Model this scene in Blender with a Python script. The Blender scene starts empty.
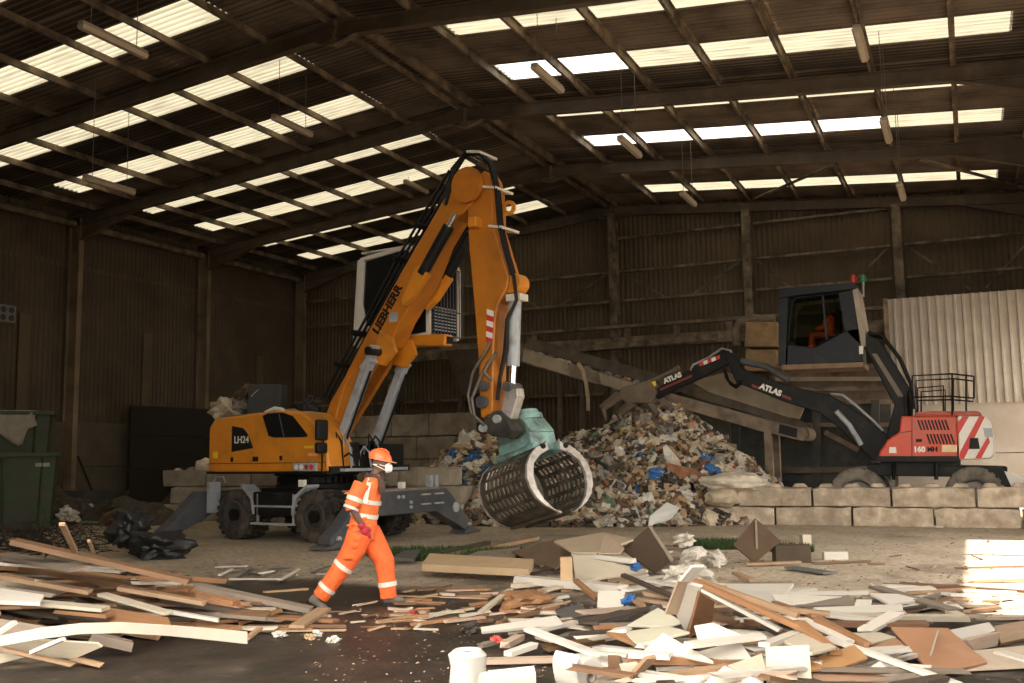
import bpy, bmesh, math, random
from mathutils import Vector as V, Matrix, noise as mnoise

# ---------------------------------------------------------------- camera
F, YAW, PITCH, ROLL, HC = 983.3, .4331, .1155, -.0151, 1.7
SC = bpy.context.scene
COL = SC.collection
_fw = V((-math.sin(YAW)*math.cos(PITCH), math.cos(YAW)*math.cos(PITCH), math.sin(PITCH)))
_r0 = V((math.cos(YAW), math.sin(YAW), 0)); _u0 = _r0.cross(_fw)
RT = math.cos(ROLL)*_r0 + math.sin(ROLL)*_u0
UP = -math.sin(ROLL)*_r0 + math.cos(ROLL)*_u0
FW = _fw; O = V((0, 0, HC))
cd = bpy.data.cameras.new('camera'); cam = bpy.data.objects.new('camera', cd); COL.objects.link(cam)
cd.sensor_fit = 'HORIZONTAL'; cd.sensor_width = 36; cd.lens = F/1024*36; cd.clip_end = 300
m = Matrix((RT, UP, -FW)).transposed().to_4x4(); m.translation = O; cam.matrix_world = m
SC.camera = cam
# ---------------------------------------------------------------- light
w = bpy.data.worlds.new('world'); SC.world = w; w.use_nodes = True
bg = w.node_tree.nodes['Background']; bg.inputs[0].default_value = (1.0, .93, .82, 1); bg.inputs[1].default_value = 4.6
sd = bpy.data.lights.new('sun', 'SUN'); sun = bpy.data.objects.new('sun', sd); COL.objects.link(sun)
sd.energy = 14.0; sd.angle = .02; sd.color = (1, .93, .82)
sun.rotation_euler = V((1, .04, 1.62)).to_track_quat('Z', 'Y').to_euler(); sun.location = (20, 14, 30)
vs = SC.view_settings; vs.view_transform = 'Standard'; vs.look = 'None'; vs.gamma = 1; vs.use_curve_mapping = False
vs.exposure = 0.5

# ---------------------------------------------------------------- pixel -> place
def ray(u, v): return FW + (u-512)/F*RT - (v-341.5)/F*UP
def onY(u, v, Y): d = ray(u, v); return O + d*(Y/d.y)
def onX(u, v, X): d = ray(u, v); return O + d*(X/d.x)
def onZ(u, v, Z=0): d = ray(u, v); return O + d*((Z-HC)/d.z)
def atD(u, v, D): return O + ray(u, v)*D

# ---------------------------------------------------------------- mesh helpers
class MB:
    def __init__(s): s.v = []; s.f = []
    def add(s, vs, fs):
        n = len(s.v); s.v += [V(p) for p in vs]; s.f += [tuple(i+n for i in f) for f in fs]; return s
    def box(s, c, sz, R=None):
        c = V(c); P = []
        for x in (-.5, .5):
            for y in (-.5, .5):
                for z in (-.5, .5):
                    q = V((x*sz[0], y*sz[1], z*sz[2])); P.append(c + (R @ q if R else q))
        return s.add(P, [(0,1,3,2),(4,6,7,5),(0,4,5,1),(2,3,7,6),(0,2,6,4),(1,5,7,3)])
    def beam(s, p0, p1, w, h, up=(0,0,1), dz=0):
        # box from p0 to p1; w across, h along up
        p0 = V(p0); p1 = V(p1); x = (p1-p0); L = x.length; x.normalize(); up = V(up)
        y = up.cross(x)
        if y.length < 1e-4: y = V((0,1,0)).cross(x)
        y.normalize(); z = x.cross(y)
        R = Matrix((x, y, z)).transposed()
        return s.box((p0+p1)/2 + z*dz, (L, w, h), R)
    def ibeam(s, p0, p1, w, h, t=.02, up=(0,0,1)):
        s.beam(p0, p1, t, h, up); s.beam(p0, p1, w, t*1.3, up, dz=h/2); s.beam(p0, p1, w, t*1.3, up, dz=-h/2); return s
    def tube(s, pts, r, n=8, caps=True):
        pts = [V(p) for p in pts]; k = len(pts); rs = r if isinstance(r, (list, tuple)) else [r]*k
        base = len(s.v); prev = None
        for i, p in enumerate(pts):
            t = (pts[min(i+1, k-1)] - pts[max(i-1, 0)]).normalized()
            if prev is None:
                a = V((0,0,1)) if abs(t.z) < .9 else V((1,0,0)); e = t.cross(a).normalized()
            else:
                e = (prev - t*prev.dot(t)); e = e.normalized() if e.length > 1e-5 else t.orthogonal().normalized()
            prev = e; g = t.cross(e)
            for j in range(n):
                a = 2*math.pi*j/n; s.v.append(p + (e*math.cos(a) + g*math.sin(a))*rs[i])
        for i in range(k-1):
            for j in range(n):
                a = base+i*n+j; b = base+i*n+(j+1) % n
                s.f.append((a, b, b+n, a+n))
        if caps:
            s.f.append(tuple(base+j for j in reversed(range(n)))); s.f.append(tuple(base+(k-1)*n+j for j in range(n)))
        return s
    def cyl(s, p0, p1, r, n=16): return s.tube([p0, p1], r, n)
    def loft(s, secs, n=14, caps=True):
        # secs: (centre, axis_a vector, axis_b vector)
        base = len(s.v); k = len(secs)
        for c, a, b in secs:
            c = V(c); a = V(a); b = V(b)
            for j in range(n):
                t = 2*math.pi*j/n; s.v.append(c + a*math.cos(t) + b*math.sin(t))
        for i in range(k-1):
            for j in range(n):
                p = base+i*n+j; q = base+i*n+(j+1) % n; s.f.append((p, q, q+n, p+n))
        if caps:
            s.f.append(tuple(base+j for j in reversed(range(n)))); s.f.append(tuple(base+(k-1)*n+j for j in range(n)))
        return s
    def prism(s, poly, fa, fb):
        # poly: list of 2D points; fa / fb map a 2D point to the two faces
        n = len(poly)
        return s.add([fa(*p) for p in poly] + [fb(*p) for p in poly],
                     [tuple(range(n))[::-1], tuple(range(n, 2*n))] + [(i, (i+1) % n, n+(i+1) % n, n+i) for i in range(n)])
    def prxz(s, poly, y0, y1): return s.prism(poly, lambda x, z: (x, y0, z), lambda x, z: (x, y1, z))
    def pryz(s, poly, x0, x1): return s.prism(poly, lambda y, z: (x0, y, z), lambda y, z: (x1, y, z))
    def lathe(s, prof, c=(0,0,0), ax='Y', n=24, closed=False):
        # prof: (radius, along)
        base = len(s.v); c = V(c); k = len(prof)
        for r, h in prof:
            for j in range(n):
                a = 2*math.pi*j/n; q = (r*math.cos(a), r*math.sin(a))
                s.v.append(c + (V((q[0], h, q[1])) if ax == 'Y' else V((q[0], q[1], h)) if ax == 'Z' else V((h, q[0], q[1]))))
        for i in range(k if closed else k-1):
            for j in range(n):
                a = base+i*n+j; b = base+i*n+(j+1) % n; o = (n if i < k-1 else -(k-1)*n)
                s.f.append((a, b, b+o, a+o))
        return s
    def xf(s, M4): s.v = [M4 @ p for p in s.v]; return s
    def mesh(s, name, mat, smooth=None):
        me = bpy.data.meshes.new(name); me.from_pydata([tuple(p) for p in s.v], [], s.f)
        bm = bmesh.new(); bm.from_mesh(me); bmesh.ops.recalc_face_normals(bm, faces=bm.faces); bm.to_mesh(me); bm.free()
        if mat: me.materials.append(mat)
        if smooth:
            for p in me.polygons: p.use_smooth = True
            me.set_sharp_from_angle(angle=math.radians(smooth))
        return me
    def build(s, name, mat, parent=None, smooth=None, bevel=0, loc=None, rot=None):
        return link(name, s.mesh(name, mat, smooth), parent, bevel, loc, rot)
def link(name, me, parent=None, bevel=0, loc=None, rot=None):
    o = bpy.data.objects.new(name, me); COL.objects.link(o)
    if parent: o.parent = parent
    if loc is not None: o.location = loc
    if rot is not None: o.rotation_euler = rot
    if bevel:
        b = o.modifiers.new('bevel', 'BEVEL'); b.width = bevel; b.segments = 2; b.limit_method = 'ANGLE'; b.angle_limit = math.radians(35)
    return o
def tag(o, label=None, cat=None, group=None, kind=None):
    if label: o['label'] = label
    if cat: o['category'] = cat
    if group: o['group'] = group
    if kind: o['kind'] = kind
    return o
def empty(name, loc=(0,0,0), rz=0):
    o = bpy.data.objects.new(name, None); COL.objects.link(o); o.location = loc; o.rotation_euler = (0, 0, rz); o.empty_display_size = .2
    return o
def copy_tree(o, parent=None):
    c = o.copy(); COL.objects.link(c); c.parent = parent
    for ch in list(o.children): copy_tree(ch, c)
    return c
def text(name, body, size, mat, parent, M4, extrude=.002, bold=0.0):
    cu = bpy.data.curves.new('t', 'FONT'); cu.body = body; cu.size = size; cu.extrude = extrude; cu.offset = bold
    cu.align_x = 'CENTER'; cu.align_y = 'CENTER'; cu.resolution_u = 3
    t = bpy.data.objects.new('t', cu); COL.objects.link(t)
    dg = bpy.context.evaluated_depsgraph_get(); me = bpy.data.meshes.new_from_object(t.evaluated_get(dg)); bpy.data.objects.remove(t)
    me.transform(M4); me.materials.clear(); me.materials.append(mat)
    return link(name, me, parent)
def frame4(o, x, y, z):
    m = Matrix((V(x), V(y), V(z))).transposed().to_4x4(); m.translation = V(o); return m

# ---------------------------------------------------------------- materials
MATS = {}
def M(name, col, rough=.65, metal=0, var=.15, vs=4, dirt=None, ds=1.5, dt=.5, dw=.15, bump=0, bs=30, rnd=0, stretch=None, spec=None, trans=0):
    if name in MATS: return MATS[name]
    m = bpy.data.materials.new(name); m.use_nodes = True; nt = m.node_tree; N = nt.nodes; L = nt.links; b = N['Principled BSDF']
    tc = N.new('ShaderNodeTexCoord'); src = tc.outputs['Object']
    if not stretch:
        g = N.new('ShaderNodeNewGeometry'); src = g.outputs['Position']
    mp = N.new('ShaderNodeMapping'); mp.inputs['Scale'].default_value = stretch or (1, 1, 1); L.new(src, mp.inputs[0]); src = mp.outputs[0]
    def nz(scale, det=5):
        n = N.new('ShaderNodeTexNoise'); n.inputs['Scale'].default_value = scale; n.inputs['Detail'].default_value = det
        n.inputs['Roughness'].default_value = .6; L.new(src, n.inputs['Vector']); return n.outputs['Fac']
    def mix(fac, a, bb):
        x = N.new('ShaderNodeMix'); x.data_type = 'RGBA'
        for s_, v_ in ((0, fac), (6, a), (7, bb)):
            if isinstance(v_, (tuple, list)): x.inputs[s_].default_value = (*v_[:3], 1)
            elif isinstance(v_, (int, float)): x.inputs[s_].default_value = v_
            else: L.new(v_, x.inputs[s_])
        return x.outputs[2]
    def mr(v, a, bb, c=0, d=1):
        x = N.new('ShaderNodeMapRange'); L.new(v, x.inputs[0])
        for i, k in enumerate((a, bb, c, d)): x.inputs[i+1].default_value = k
        return x.outputs[0]
    c = mix(mr(nz(vs), .3, .7), [k*(1-var) for k in col], [min(1, k*(1+var)) for k in col])
    if dirt: c = mix(mr(nz(ds, 8), dt-dw, dt+dw), c, dirt)
    if rnd:
        oi = N.new('ShaderNodeObjectInfo'); h = N.new('ShaderNodeHueSaturation'); L.new(c, h.inputs['Color'])
        L.new(mr(oi.outputs['Random'], 0, 1, 1-rnd, 1+rnd*.6), h.inputs['Value']); c = h.outputs[0]
    L.new(c, b.inputs['Base Color']); b.inputs['Roughness'].default_value = rough; b.inputs['Metallic'].default_value = metal
    if spec is not None: b.inputs['Specular IOR Level'].default_value = spec
    if bump:
        bp = N.new('ShaderNodeBump'); bp.inputs['Strength'].default_value = bump; bp.inputs['Distance'].default_value = .03
        L.new(nz(bs, 6), bp.inputs['Height']); L.new(bp.outputs[0], b.inputs['Normal'])
    MATS[name] = m; return m

# ================================================================ THE SHED
BAY = 6.4; YF = [17.92 + BAY*i for i in range(-2, 4)]      # portal frames, the last one is the gable
XR, XL, XRT = -12.6, -27.76, 2.56                           # ridge, inner faces of the columns
ZR, SL = 11.65, .088
YB, Y0 = YF[-1], YF[0]-.3
def zt(x): return ZR - SL*abs(x-XR)
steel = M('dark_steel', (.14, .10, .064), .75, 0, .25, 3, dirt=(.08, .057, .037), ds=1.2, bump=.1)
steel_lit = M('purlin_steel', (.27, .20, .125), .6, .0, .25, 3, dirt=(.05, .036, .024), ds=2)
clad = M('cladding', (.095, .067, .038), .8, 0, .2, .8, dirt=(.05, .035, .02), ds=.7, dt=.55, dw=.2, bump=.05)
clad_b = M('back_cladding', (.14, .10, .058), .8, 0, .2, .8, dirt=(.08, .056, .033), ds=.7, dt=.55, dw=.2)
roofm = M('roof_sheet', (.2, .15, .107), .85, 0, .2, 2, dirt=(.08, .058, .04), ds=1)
def rib_shade_lines(m, pitch, lo):
    # rib shading painted as dark lines along a corrugated sheet
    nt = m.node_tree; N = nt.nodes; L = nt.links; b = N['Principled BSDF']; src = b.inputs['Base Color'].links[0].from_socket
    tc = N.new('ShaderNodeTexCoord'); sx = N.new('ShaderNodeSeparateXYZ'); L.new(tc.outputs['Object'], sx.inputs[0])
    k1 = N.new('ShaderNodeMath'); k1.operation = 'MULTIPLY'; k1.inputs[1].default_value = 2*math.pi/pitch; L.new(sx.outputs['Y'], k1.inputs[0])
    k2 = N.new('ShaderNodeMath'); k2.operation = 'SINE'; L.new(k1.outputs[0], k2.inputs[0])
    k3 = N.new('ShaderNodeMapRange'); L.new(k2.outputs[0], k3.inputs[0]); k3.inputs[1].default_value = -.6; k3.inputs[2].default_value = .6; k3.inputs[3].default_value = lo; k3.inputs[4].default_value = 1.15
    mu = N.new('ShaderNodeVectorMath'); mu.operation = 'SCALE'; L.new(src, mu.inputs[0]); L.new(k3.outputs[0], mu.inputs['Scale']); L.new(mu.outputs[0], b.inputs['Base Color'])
rib_shade_lines(roofm, .19, .35)
conc = M('concrete_panel', (.11, .088, .062), .9, 0, .15, 3, dirt=(.06, .046, .03), ds=.9, dt=.55, dw=.2, bump=.2, bs=25)
def translucent(name, col, k=.85, grime=.62):
    m = bpy.data.materials.new(name); m.use_nodes = True; nt = m.node_tree; N = nt.nodes; L = nt.links; N.clear()
    o = N.new('ShaderNodeOutputMaterial'); t = N.new('ShaderNodeBsdfTranslucent'); d = N.new('ShaderNodeBsdfDiffuse'); mx = N.new('ShaderNodeMixShader')
    g = N.new('ShaderNodeNewGeometry'); mp = N.new('ShaderNodeMapping'); mp.inputs['Scale'].default_value = (.5, 6, 1)
    L.new(g.outputs['Position'], mp.inputs[0])
    n = N.new('ShaderNodeTexNoise'); n.inputs['Scale'].default_value = 2.2; n.inputs['Detail'].default_value = 6; L.new(mp.outputs[0], n.inputs['Vector'])
    r = N.new('ShaderNodeValToRGB'); r.color_ramp.elements[0].position = .3; r.color_ramp.elements[1].position = .55
    r.color_ramp.elements[0].color = (*[c*k for c in col], 1); r.color_ramp.elements[1].color = (*col, 1)
    L.new(n.outputs['Fac'], r.inputs[0])
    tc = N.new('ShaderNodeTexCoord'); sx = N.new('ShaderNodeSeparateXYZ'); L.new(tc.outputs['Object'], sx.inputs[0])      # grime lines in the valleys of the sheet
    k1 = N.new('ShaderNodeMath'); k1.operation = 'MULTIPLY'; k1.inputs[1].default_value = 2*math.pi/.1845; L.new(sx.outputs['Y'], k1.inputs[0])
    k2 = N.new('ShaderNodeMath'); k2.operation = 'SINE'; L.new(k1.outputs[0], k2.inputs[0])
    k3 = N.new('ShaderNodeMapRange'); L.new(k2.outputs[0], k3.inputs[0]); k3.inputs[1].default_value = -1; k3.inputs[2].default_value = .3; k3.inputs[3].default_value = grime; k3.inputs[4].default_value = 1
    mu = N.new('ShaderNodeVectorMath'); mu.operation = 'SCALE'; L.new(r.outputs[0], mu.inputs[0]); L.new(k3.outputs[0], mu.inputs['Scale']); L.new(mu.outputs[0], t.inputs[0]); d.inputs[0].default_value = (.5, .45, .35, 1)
    mx.inputs[0].default_value = .12; L.new(t.outputs[0], mx.inputs[1]); L.new(d.outputs[0], mx.inputs[2]); L.new(mx.outputs[0], o.inputs[0]); return m
lightm = translucent('rooflight_aged', (.137, .126, .095), .65)
lightw = translucent('rooflight_new', (.27, .27, .26), .97, .95)

def corr(o, du, dv, width, length, nr, amp, seg=6, trap=False):
    """corrugated sheet from corner o: width along du, ribs running along dv, waves along the normal"""
    du = V(du).normalized(); dv = V(dv).normalized(); nn = du.cross(dv).normalized(); o = V(o); b = MB(); P = []
    if trap:
        for i in range(nr):
            for t, h in ((0, 0), (.62, 0), (.7, 1), (.92, 1)): P.append(((i+t)/nr*width, h*amp))
        P.append((width, 0))
    else:
        for i in range(nr*seg+1): P.append((i/(nr*seg)*width, amp*.5*math.sin(2*math.pi*i/seg)))
    for x, h in P:
        b.v.append(o + du*x + nn*h); b.v.append(o + du*x + nn*h + dv*length)
    b.f = [(2*i, 2*i+2, 2*i+3, 2*i+1) for i in range(len(P)-1)]
    return b
def structure(name, label): return tag(empty(name), label, None, None, 'structure')

# floor: yard concrete, dirt and wet patches
def floor_mat():
    m = bpy.data.materials.new('yard_floor'); m.use_nodes = True; nt = m.node_tree; N = nt.nodes; L = nt.links; b = N['Principled BSDF']
    g = N.new('ShaderNodeNewGeometry'); P = g.outputs['Position']
    def nz(s, det=8, sc=(1, 1, 1), ro=.6):
        mp = N.new('ShaderNodeMapping'); mp.inputs['Scale'].default_value = sc; L.new(P, mp.inputs[0])
        n = N.new('ShaderNodeTexNoise'); n.inputs['Scale'].default_value = s; n.inputs['Detail'].default_value = det; n.inputs['Roughness'].default_value = ro
        L.new(mp.outputs[0], n.inputs['Vector']); return n.outputs['Fac']
    def mr(v, a, bb, c=0, d=1):
        x = N.new('ShaderNodeMapRange'); L.new(v, x.inputs[0])
        for i, k in enumerate((a, bb, c, d)): x.inputs[i+1].default_value = k
        return x.outputs[0]
    def mix(f, a, c):
        x = N.new('ShaderNodeMix'); x.data_type = 'RGBA'
        for s_, v_ in ((0, f), (6, a), (7, c)):
            if isinstance(v_, tuple): x.inputs[s_].default_value = (*v_, 1)
            else: L.new(v_, x.inputs[s_])
        return x.outputs[2]
    def mth(op, a, c):
        x = N.new('ShaderNodeMath'); x.operation = op
        for i, k in enumerate((a, c)):
            if isinstance(k, (int, float)): x.inputs[i].default_value = k
            else: L.new(k, x.inputs[i])
        x.use_clamp = True; return x.outputs[0]
    dry = mix(mr(nz(.9), .35, .65), (.50, .41, .31), (.36, .29, .215))
    dry = mix(mr(nz(9), .45, .7), dry, (.22, .17, .125))
    wet = mix(mr(nz(2.2), .4, .7), (.016, .0115, .008), (.042, .03, .022))
    s = N.new('ShaderNodeSeparateXYZ'); L.new(P, s.inputs[0])
    # the wet lane runs across the front of the shed and dries out towards the back
    yy = mth('ADD', mr(s.outputs['Y'], 10.6, 13.0), mr(nz(.55), .35, .65, -.45, .45))
    c = mix(mr(yy, .2, .8), wet, dry)
    c = mix(mth('MULTIPLY', mr(nz(2.6, 12, (1, 1.6, 1), .75), .57, .74), .42), c, (.24, .195, .145))
    L.new(c, b.inputs['Base Color']); L.new(mr(yy, .2, .9, .5, .85), b.inputs['Roughness'])
    bp = N.new('ShaderNodeBump'); bp.inputs['Strength'].default_value = .45; bp.inputs['Distance'].default_value = .04; L.new(nz(6, 10), bp.inputs['Height']); L.new(bp.outputs[0], b.inputs['Normal'])
    return m
fl = MB(); nx, ny = 2, 2
fl.add([(-60, -30, 0), (60, -30, 0), (60, 90, 0), (-60, 90, 0)], [(0, 1, 2, 3)])
tag(fl.build('floor', floor_mat()), 'dusty concrete yard floor with dark wet lane in front', None, None, 'structure')

# portal frames
for i, y in enumerate(YF):
    fr = structure('trim_%d' % (i+1), 'brown steel portal frame number %d from the open front' % (i+1))
    for sgn, xe in ((-1, XL-.5), (1, XRT+.5)):
        e = V((xe, y, zt(xe)-.18)); a = V((XR, y, ZR-.18))
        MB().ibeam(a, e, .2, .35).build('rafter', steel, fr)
        xc = (XL-.25) if sgn < 0 else (XRT+.25)
        c = MB(); c.ibeam((xc, y, 0), (xc, y, zt(xc)-.1), .2, .48, .02, up=(1, 0, 0)); c.build('column', M('column_steel_lit', (.26, .19, .115), .7, 0, .2, 3, dirt=(.13, .092, .055), ds=1.5), fr)  # columns paler than the rafters: light on the flange painted into the colour
        h = MB(); xi = XL if sgn < 0 else XRT; xo = xi - sgn*2.4
        h.prxz([(xi+sgn*.02, 9.42), (xo, zt(xo)-.36), (xi+sgn*.02, zt(xi)-.3)], y-.012, y+.012)
        h.beam((xi, y, 9.42), (xo, y, zt(xo)-.36), .2, .025); h.build('haunch', steel, fr)
    p = MB(); p.box((XR, y, ZR-.29), (.06, .22, .57))
    for sg in (-1, 1):
        p.beam((XR, y, ZR-.57), (XR+sg*.6, y, ZR-.4), .2, .025); p.prxz([(XR, ZR-.57), (XR+sg*.6, ZR-.4), (XR, ZR-.3)], y-.01, y+.01)
    p.build('apex_plate', steel_lit, fr)

# roof: purlins, sheets, rooflights
roof = structure('ceiling', 'corrugated shed roof with rows of yellowed rooflight sheets between steel purlins')
POFF = [.25, 2.0, 3.78, 5.57, 7.36, 9.15, 11.0, 12.77, 14.5]
for sg in (-1, 1):
    for d in POFF:
        x = XR+sg*d; z = zt(x); b = MB(); L0 = (Y0, YB)
        b.beam((x, L0[0], z+.1), (x, L0[1], z+.1), .012, .2); b.beam((x+sg*.03, L0[0], z+.195), (x+sg*.03, L0[1], z+.195), .07, .012); b.beam((x-sg*.03, L0[0], z+.006), (x-sg*.03, L0[1], z+.006), .07, .012)
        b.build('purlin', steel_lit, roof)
STR = [(1.07, 2.0), (4.05, 5.15)]
edges = [0, 1.07, 2.0, 3.02, 4.05, 5.15, 6.4]
mesh_cache = {}
for bi in range(len(YF)-1):
    yb = YF[bi] if bi else Y0; 
    for k in range(6):
        ya, yc = YF[bi]+edges[k], YF[bi]+edges[k+1]+(.5 if k == 5 and bi == len(YF)-2 else 0); w = yc-ya; nr = max(4, round(w/.19)); isl = k in (1, 4)
        for sg in (-1, 1):
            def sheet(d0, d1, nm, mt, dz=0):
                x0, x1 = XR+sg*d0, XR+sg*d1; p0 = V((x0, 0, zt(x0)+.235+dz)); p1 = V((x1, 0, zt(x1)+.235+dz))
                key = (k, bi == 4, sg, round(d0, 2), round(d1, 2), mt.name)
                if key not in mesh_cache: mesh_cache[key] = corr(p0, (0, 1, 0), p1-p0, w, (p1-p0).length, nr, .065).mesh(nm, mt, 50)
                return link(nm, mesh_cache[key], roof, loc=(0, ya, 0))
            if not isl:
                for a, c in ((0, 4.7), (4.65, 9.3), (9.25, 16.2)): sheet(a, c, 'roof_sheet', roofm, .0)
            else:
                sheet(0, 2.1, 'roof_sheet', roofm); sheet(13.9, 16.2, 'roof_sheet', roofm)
                for j in range(1, 8):
                    a = POFF[j]+.02 if j == 1 else POFF[j]; c = POFF[j+1] if j < 7 else 13.95
                    new = sg > 0 and k == 4 and ((bi == 2 and j <= 2) or (bi == 3 and j <= 5))
                    if j == 7: a = POFF[7]
                    sheet(a, c, 'rooflight', lightw if new else lightm, .0)
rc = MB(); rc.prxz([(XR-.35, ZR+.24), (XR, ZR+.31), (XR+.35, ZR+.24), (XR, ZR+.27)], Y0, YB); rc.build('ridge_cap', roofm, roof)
# wind bracing under the right-hand slope
for (u0, v0, u1, v1) in ((754, 199, 838, 163), (918, 159, 1021, 186)):
    a = onZ(u0, v0, 10.45); a = onY(u0, v0, 36.6 if u0 < 900 else 31.1); b_ = onY(u1, v1, 31.1 if u0 < 900 else 36.6)
    MB().tube([a, b_], .055, 8).build('wind_brace', steel_lit, roof, 60)

# left wall: concrete panels below, two lapped tiers of sheets above
wl = structure('wall_left', 'dark corrugated side wall over concrete panels')
XW = XL-.62
for i in range(23):
    y = YB-.6-i*1.0
    for z0, z1, dx in ((1.0, 6.75, .0), (6.65, 11.0, -.03)):
        key = ('wl', z0)
        if key not in mesh_cache: mesh_cache[key] = corr((0, 0, z0), (0, 1, 0), (0, 0, 1), 1.0, z1-z0, 5, .06).mesh('cladding_sheet', clad, 50)
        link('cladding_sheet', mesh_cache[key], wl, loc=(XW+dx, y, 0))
for bi in range(1, len(YF)-1):
    for k in range(2):
        b = MB(); b.box((XW+.1, YF[bi]+BAY/2, .77+k*1.55), (.14, BAY-.04, 1.53)); b.build('concrete_panel', conc, wl, bevel=.012)
    MB().tube([(XL-.25, YF[bi]+.1, 10.0), (XL-.25, YF[bi+1]-.1, 10.0)], .13, 10).build('eaves_tube', steel_lit, wl, 60)
    for z in (4.4, 6.7, 8.6): MB().beam((XW-.08, YF[bi], z), (XW-.08, YF[bi+1], z), .1, .15).build('rail', steel, wl)
for i, (y, z) in enumerate(((28.0, 4.9), (34.6, 4.6), (22.6, 5.0))):
    MB().box((XW+.09, y, z-.05), (.05, .42, 3.4)).build('repair_strip', clad_b, wl)
# the unseen front stretch of the side walls
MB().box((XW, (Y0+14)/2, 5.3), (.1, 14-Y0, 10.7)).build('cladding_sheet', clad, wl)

# back (gable) wall
wb = structure('wall_back', 'dim corrugated gable wall with steel posts and rails')
for i in range(32):
    x = XL-.75+i*.98
    if x > XRT+.3: break
    ztop = min(zt(x), zt(x+.98))+.3
    for z0, z1, dy in ((0, 6.0, 0), (5.9, ztop, .03)):
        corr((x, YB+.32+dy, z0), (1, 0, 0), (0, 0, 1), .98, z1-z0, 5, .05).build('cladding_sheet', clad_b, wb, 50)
for z in (2.6, 4.1, 7.79, 8.98, 10.35):
    for xa, xb in ((XL, -12.8), (-12.4, -7.5), (-7.0, -2.2), (-1.7, XRT)):
        if z > 10 and (xa < -20): continue
        MB().beam((xa, YB+.12, z), (xb, YB+.12, z), .16, .09).build('rail', steel_lit, wb)
for x in (-23.0, -18.0, -12.6, -7.25, -1.93):
    MB().ibeam((x, YB, 0), (x, YB, zt(x)-.3), .3, .35, .025, up=(0, 1, 0)).build('post', steel_lit, wb)
for z, h in ((6.05, .45), (6.7, .12)):
    MB().beam((-23, YB-.3, z), (-2, YB-.3, z), .2, h).build('crane_beam', steel_lit, wb)
for x in range(-22, -2, 2): MB().box((x, YB-.25, 6.45), (.25, .2, .35)).build('bracket', steel_lit, wb)
MB().beam(onY(545, 352, YB-.5), onY(717, 337, YB-.5), .2, .22).build('crane_beam', steel_lit, wb)
for (xa, za, xb, zb) in ((-12.3, 8.9, -10.6, 7.85), (-7.6, 8.9, -9.4, 7.85), (-6.9, 8.9, -5.2, 7.2), (-2.3, 8.9, -4.1, 7.2), (-1.6, 8.9, .3, 7.2), (2.4, 8.9, .8, 7.2), (-13, 8.9, -15, 7.8), (-17.7, 8.9, -16, 7.8)):
    MB().beam((xa, YB+.1, za), (xb, YB+.1, zb), .05, .07).build('brace', steel_lit, wb)

# right wall: outside the frame, with the big daylight door
wr = structure('wall_right', 'corrugated side wall with a tall open doorway')
XRW = XRT+.62
DY0, DY1, DZ = 11.6, 20.8, 5.5
for (ya, yb, za, zb) in ((Y0, DY0, 0, 11.2), (DY1, 28.0, 0, 11.2), (32.6, YB+.3, 0, 11.2), (28.0, 32.6, 5.5, 11.2), (DY0, DY1, DZ, 11.2)):
    MB().box((XRW, (ya+yb)/2, (za+zb)/2), (.1, yb-ya, zb-za)).build('cladding_sheet', clad_b, wr)
# front: unseen header and jambs, added to keep daylight off roof and left side
wf = structure('wall_front_blocker', 'unseen front wall added to keep daylight off the roof and left side')
for (xa, xb, za, zb) in ((XL-.7, XRT+.7, 8.2, 11.9), (XL-.7, -8.0, 0, 8.2), (1.4, XRT+.7, 0, 8.2)):
    MB().box(((xa+xb)/2, Y0-.1, (za+zb)/2), (xb-xa, .1, zb-za)).build('cladding_sheet', clad_b, wf)
# pale partition in the far right corner
YP = 33.0
wp = structure('wall_partition', 'pale ribbed steel partition on a grey concrete base in the far corner')
pale = M('pale_cladding', (.40, .36, .31), .6, 0, .1, 2, dirt=(.3, .26, .21), ds=.8, dt=.6)
palec = M('pale_concrete', (.40, .365, .325), .85, 0, .1, 3, dirt=(.33, .285, .24), ds=.8, bump=.1)
xl = onY(889, 330, YP).x; zt0 = onY(900, 297, YP).z; zm = onY(985, 401, YP).z
for i in range(6):
    corr((xl+i*.99, YP, zm-.05), (1, 0, 0), (0, 0, 1), 1.0, zt0-zm, 4, .07, trap=True).build('cladding_sheet', pale, wp)
for k in range(2): MB().box((xl+2.5, YP+.16, zm/2*(k+.5)), (5.2, .2, zm/2-.02)).build('concrete_panel', palec, wp, bevel=.01)
MB().box((xl-.06, YP+.1, zt0/2), (.14, .2, zt0)).build('post', steel_lit, wp)

# ---------------------------------------------------------------- hanging batten lights
lampm = M('lamp_grey', (.30, .235, .17), .5, 0, .1); wirem = M('wire', (.12, .1, .08), .5, 0, 0)
def batten(u0, v0, u1, v1, z, label, ln=1.55):
    # ends on a level z, length along the shed; z is refined so the fitting comes out ln long
    lo, hi = 8.0, 11.4
    for _ in range(40):
        z = (lo+hi)/2; a, b = onZ(u0, v0, z), onZ(u1, v1, z)
        if abs(b.y-a.y) < ln: lo = z
        else: hi = z
    z = min(z, zt(onZ(u0, v0, 10.6).x)-.12); a, b = onZ(u0, v0, z), onZ(u1, v1, z); c = (a+b)/2
    r = empty('batten_light', (c.x, c.y, z)); tag(r, label, 'lamp', 'hanging batten lights')
    h = ln/2; bd = MB(); bd.pryz([(-h, 0), (h, 0), (h, .07), (-h, .07)], -.07, .07); bd.build('housing', lampm, r, bevel=.01)
    df = MB(); df.prism([(-.09, -.005), (-.05, -.085), (.05, -.085), (.09, -.005)], lambda x, q: (x, -h, q), lambda x, q: (x, h, q)); df.build('diffuser', M('lamp_diffuser', (.42, .34, .25), .4, 0, .1), r)
    top = zt(c.x)+.2-z
    for s in (-1, 1):
        MB().tube([(0, s*h*.7, .07), (0, s*h*.7, max(.2, top))], .008, 5).build('wire', wirem, r)
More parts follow.
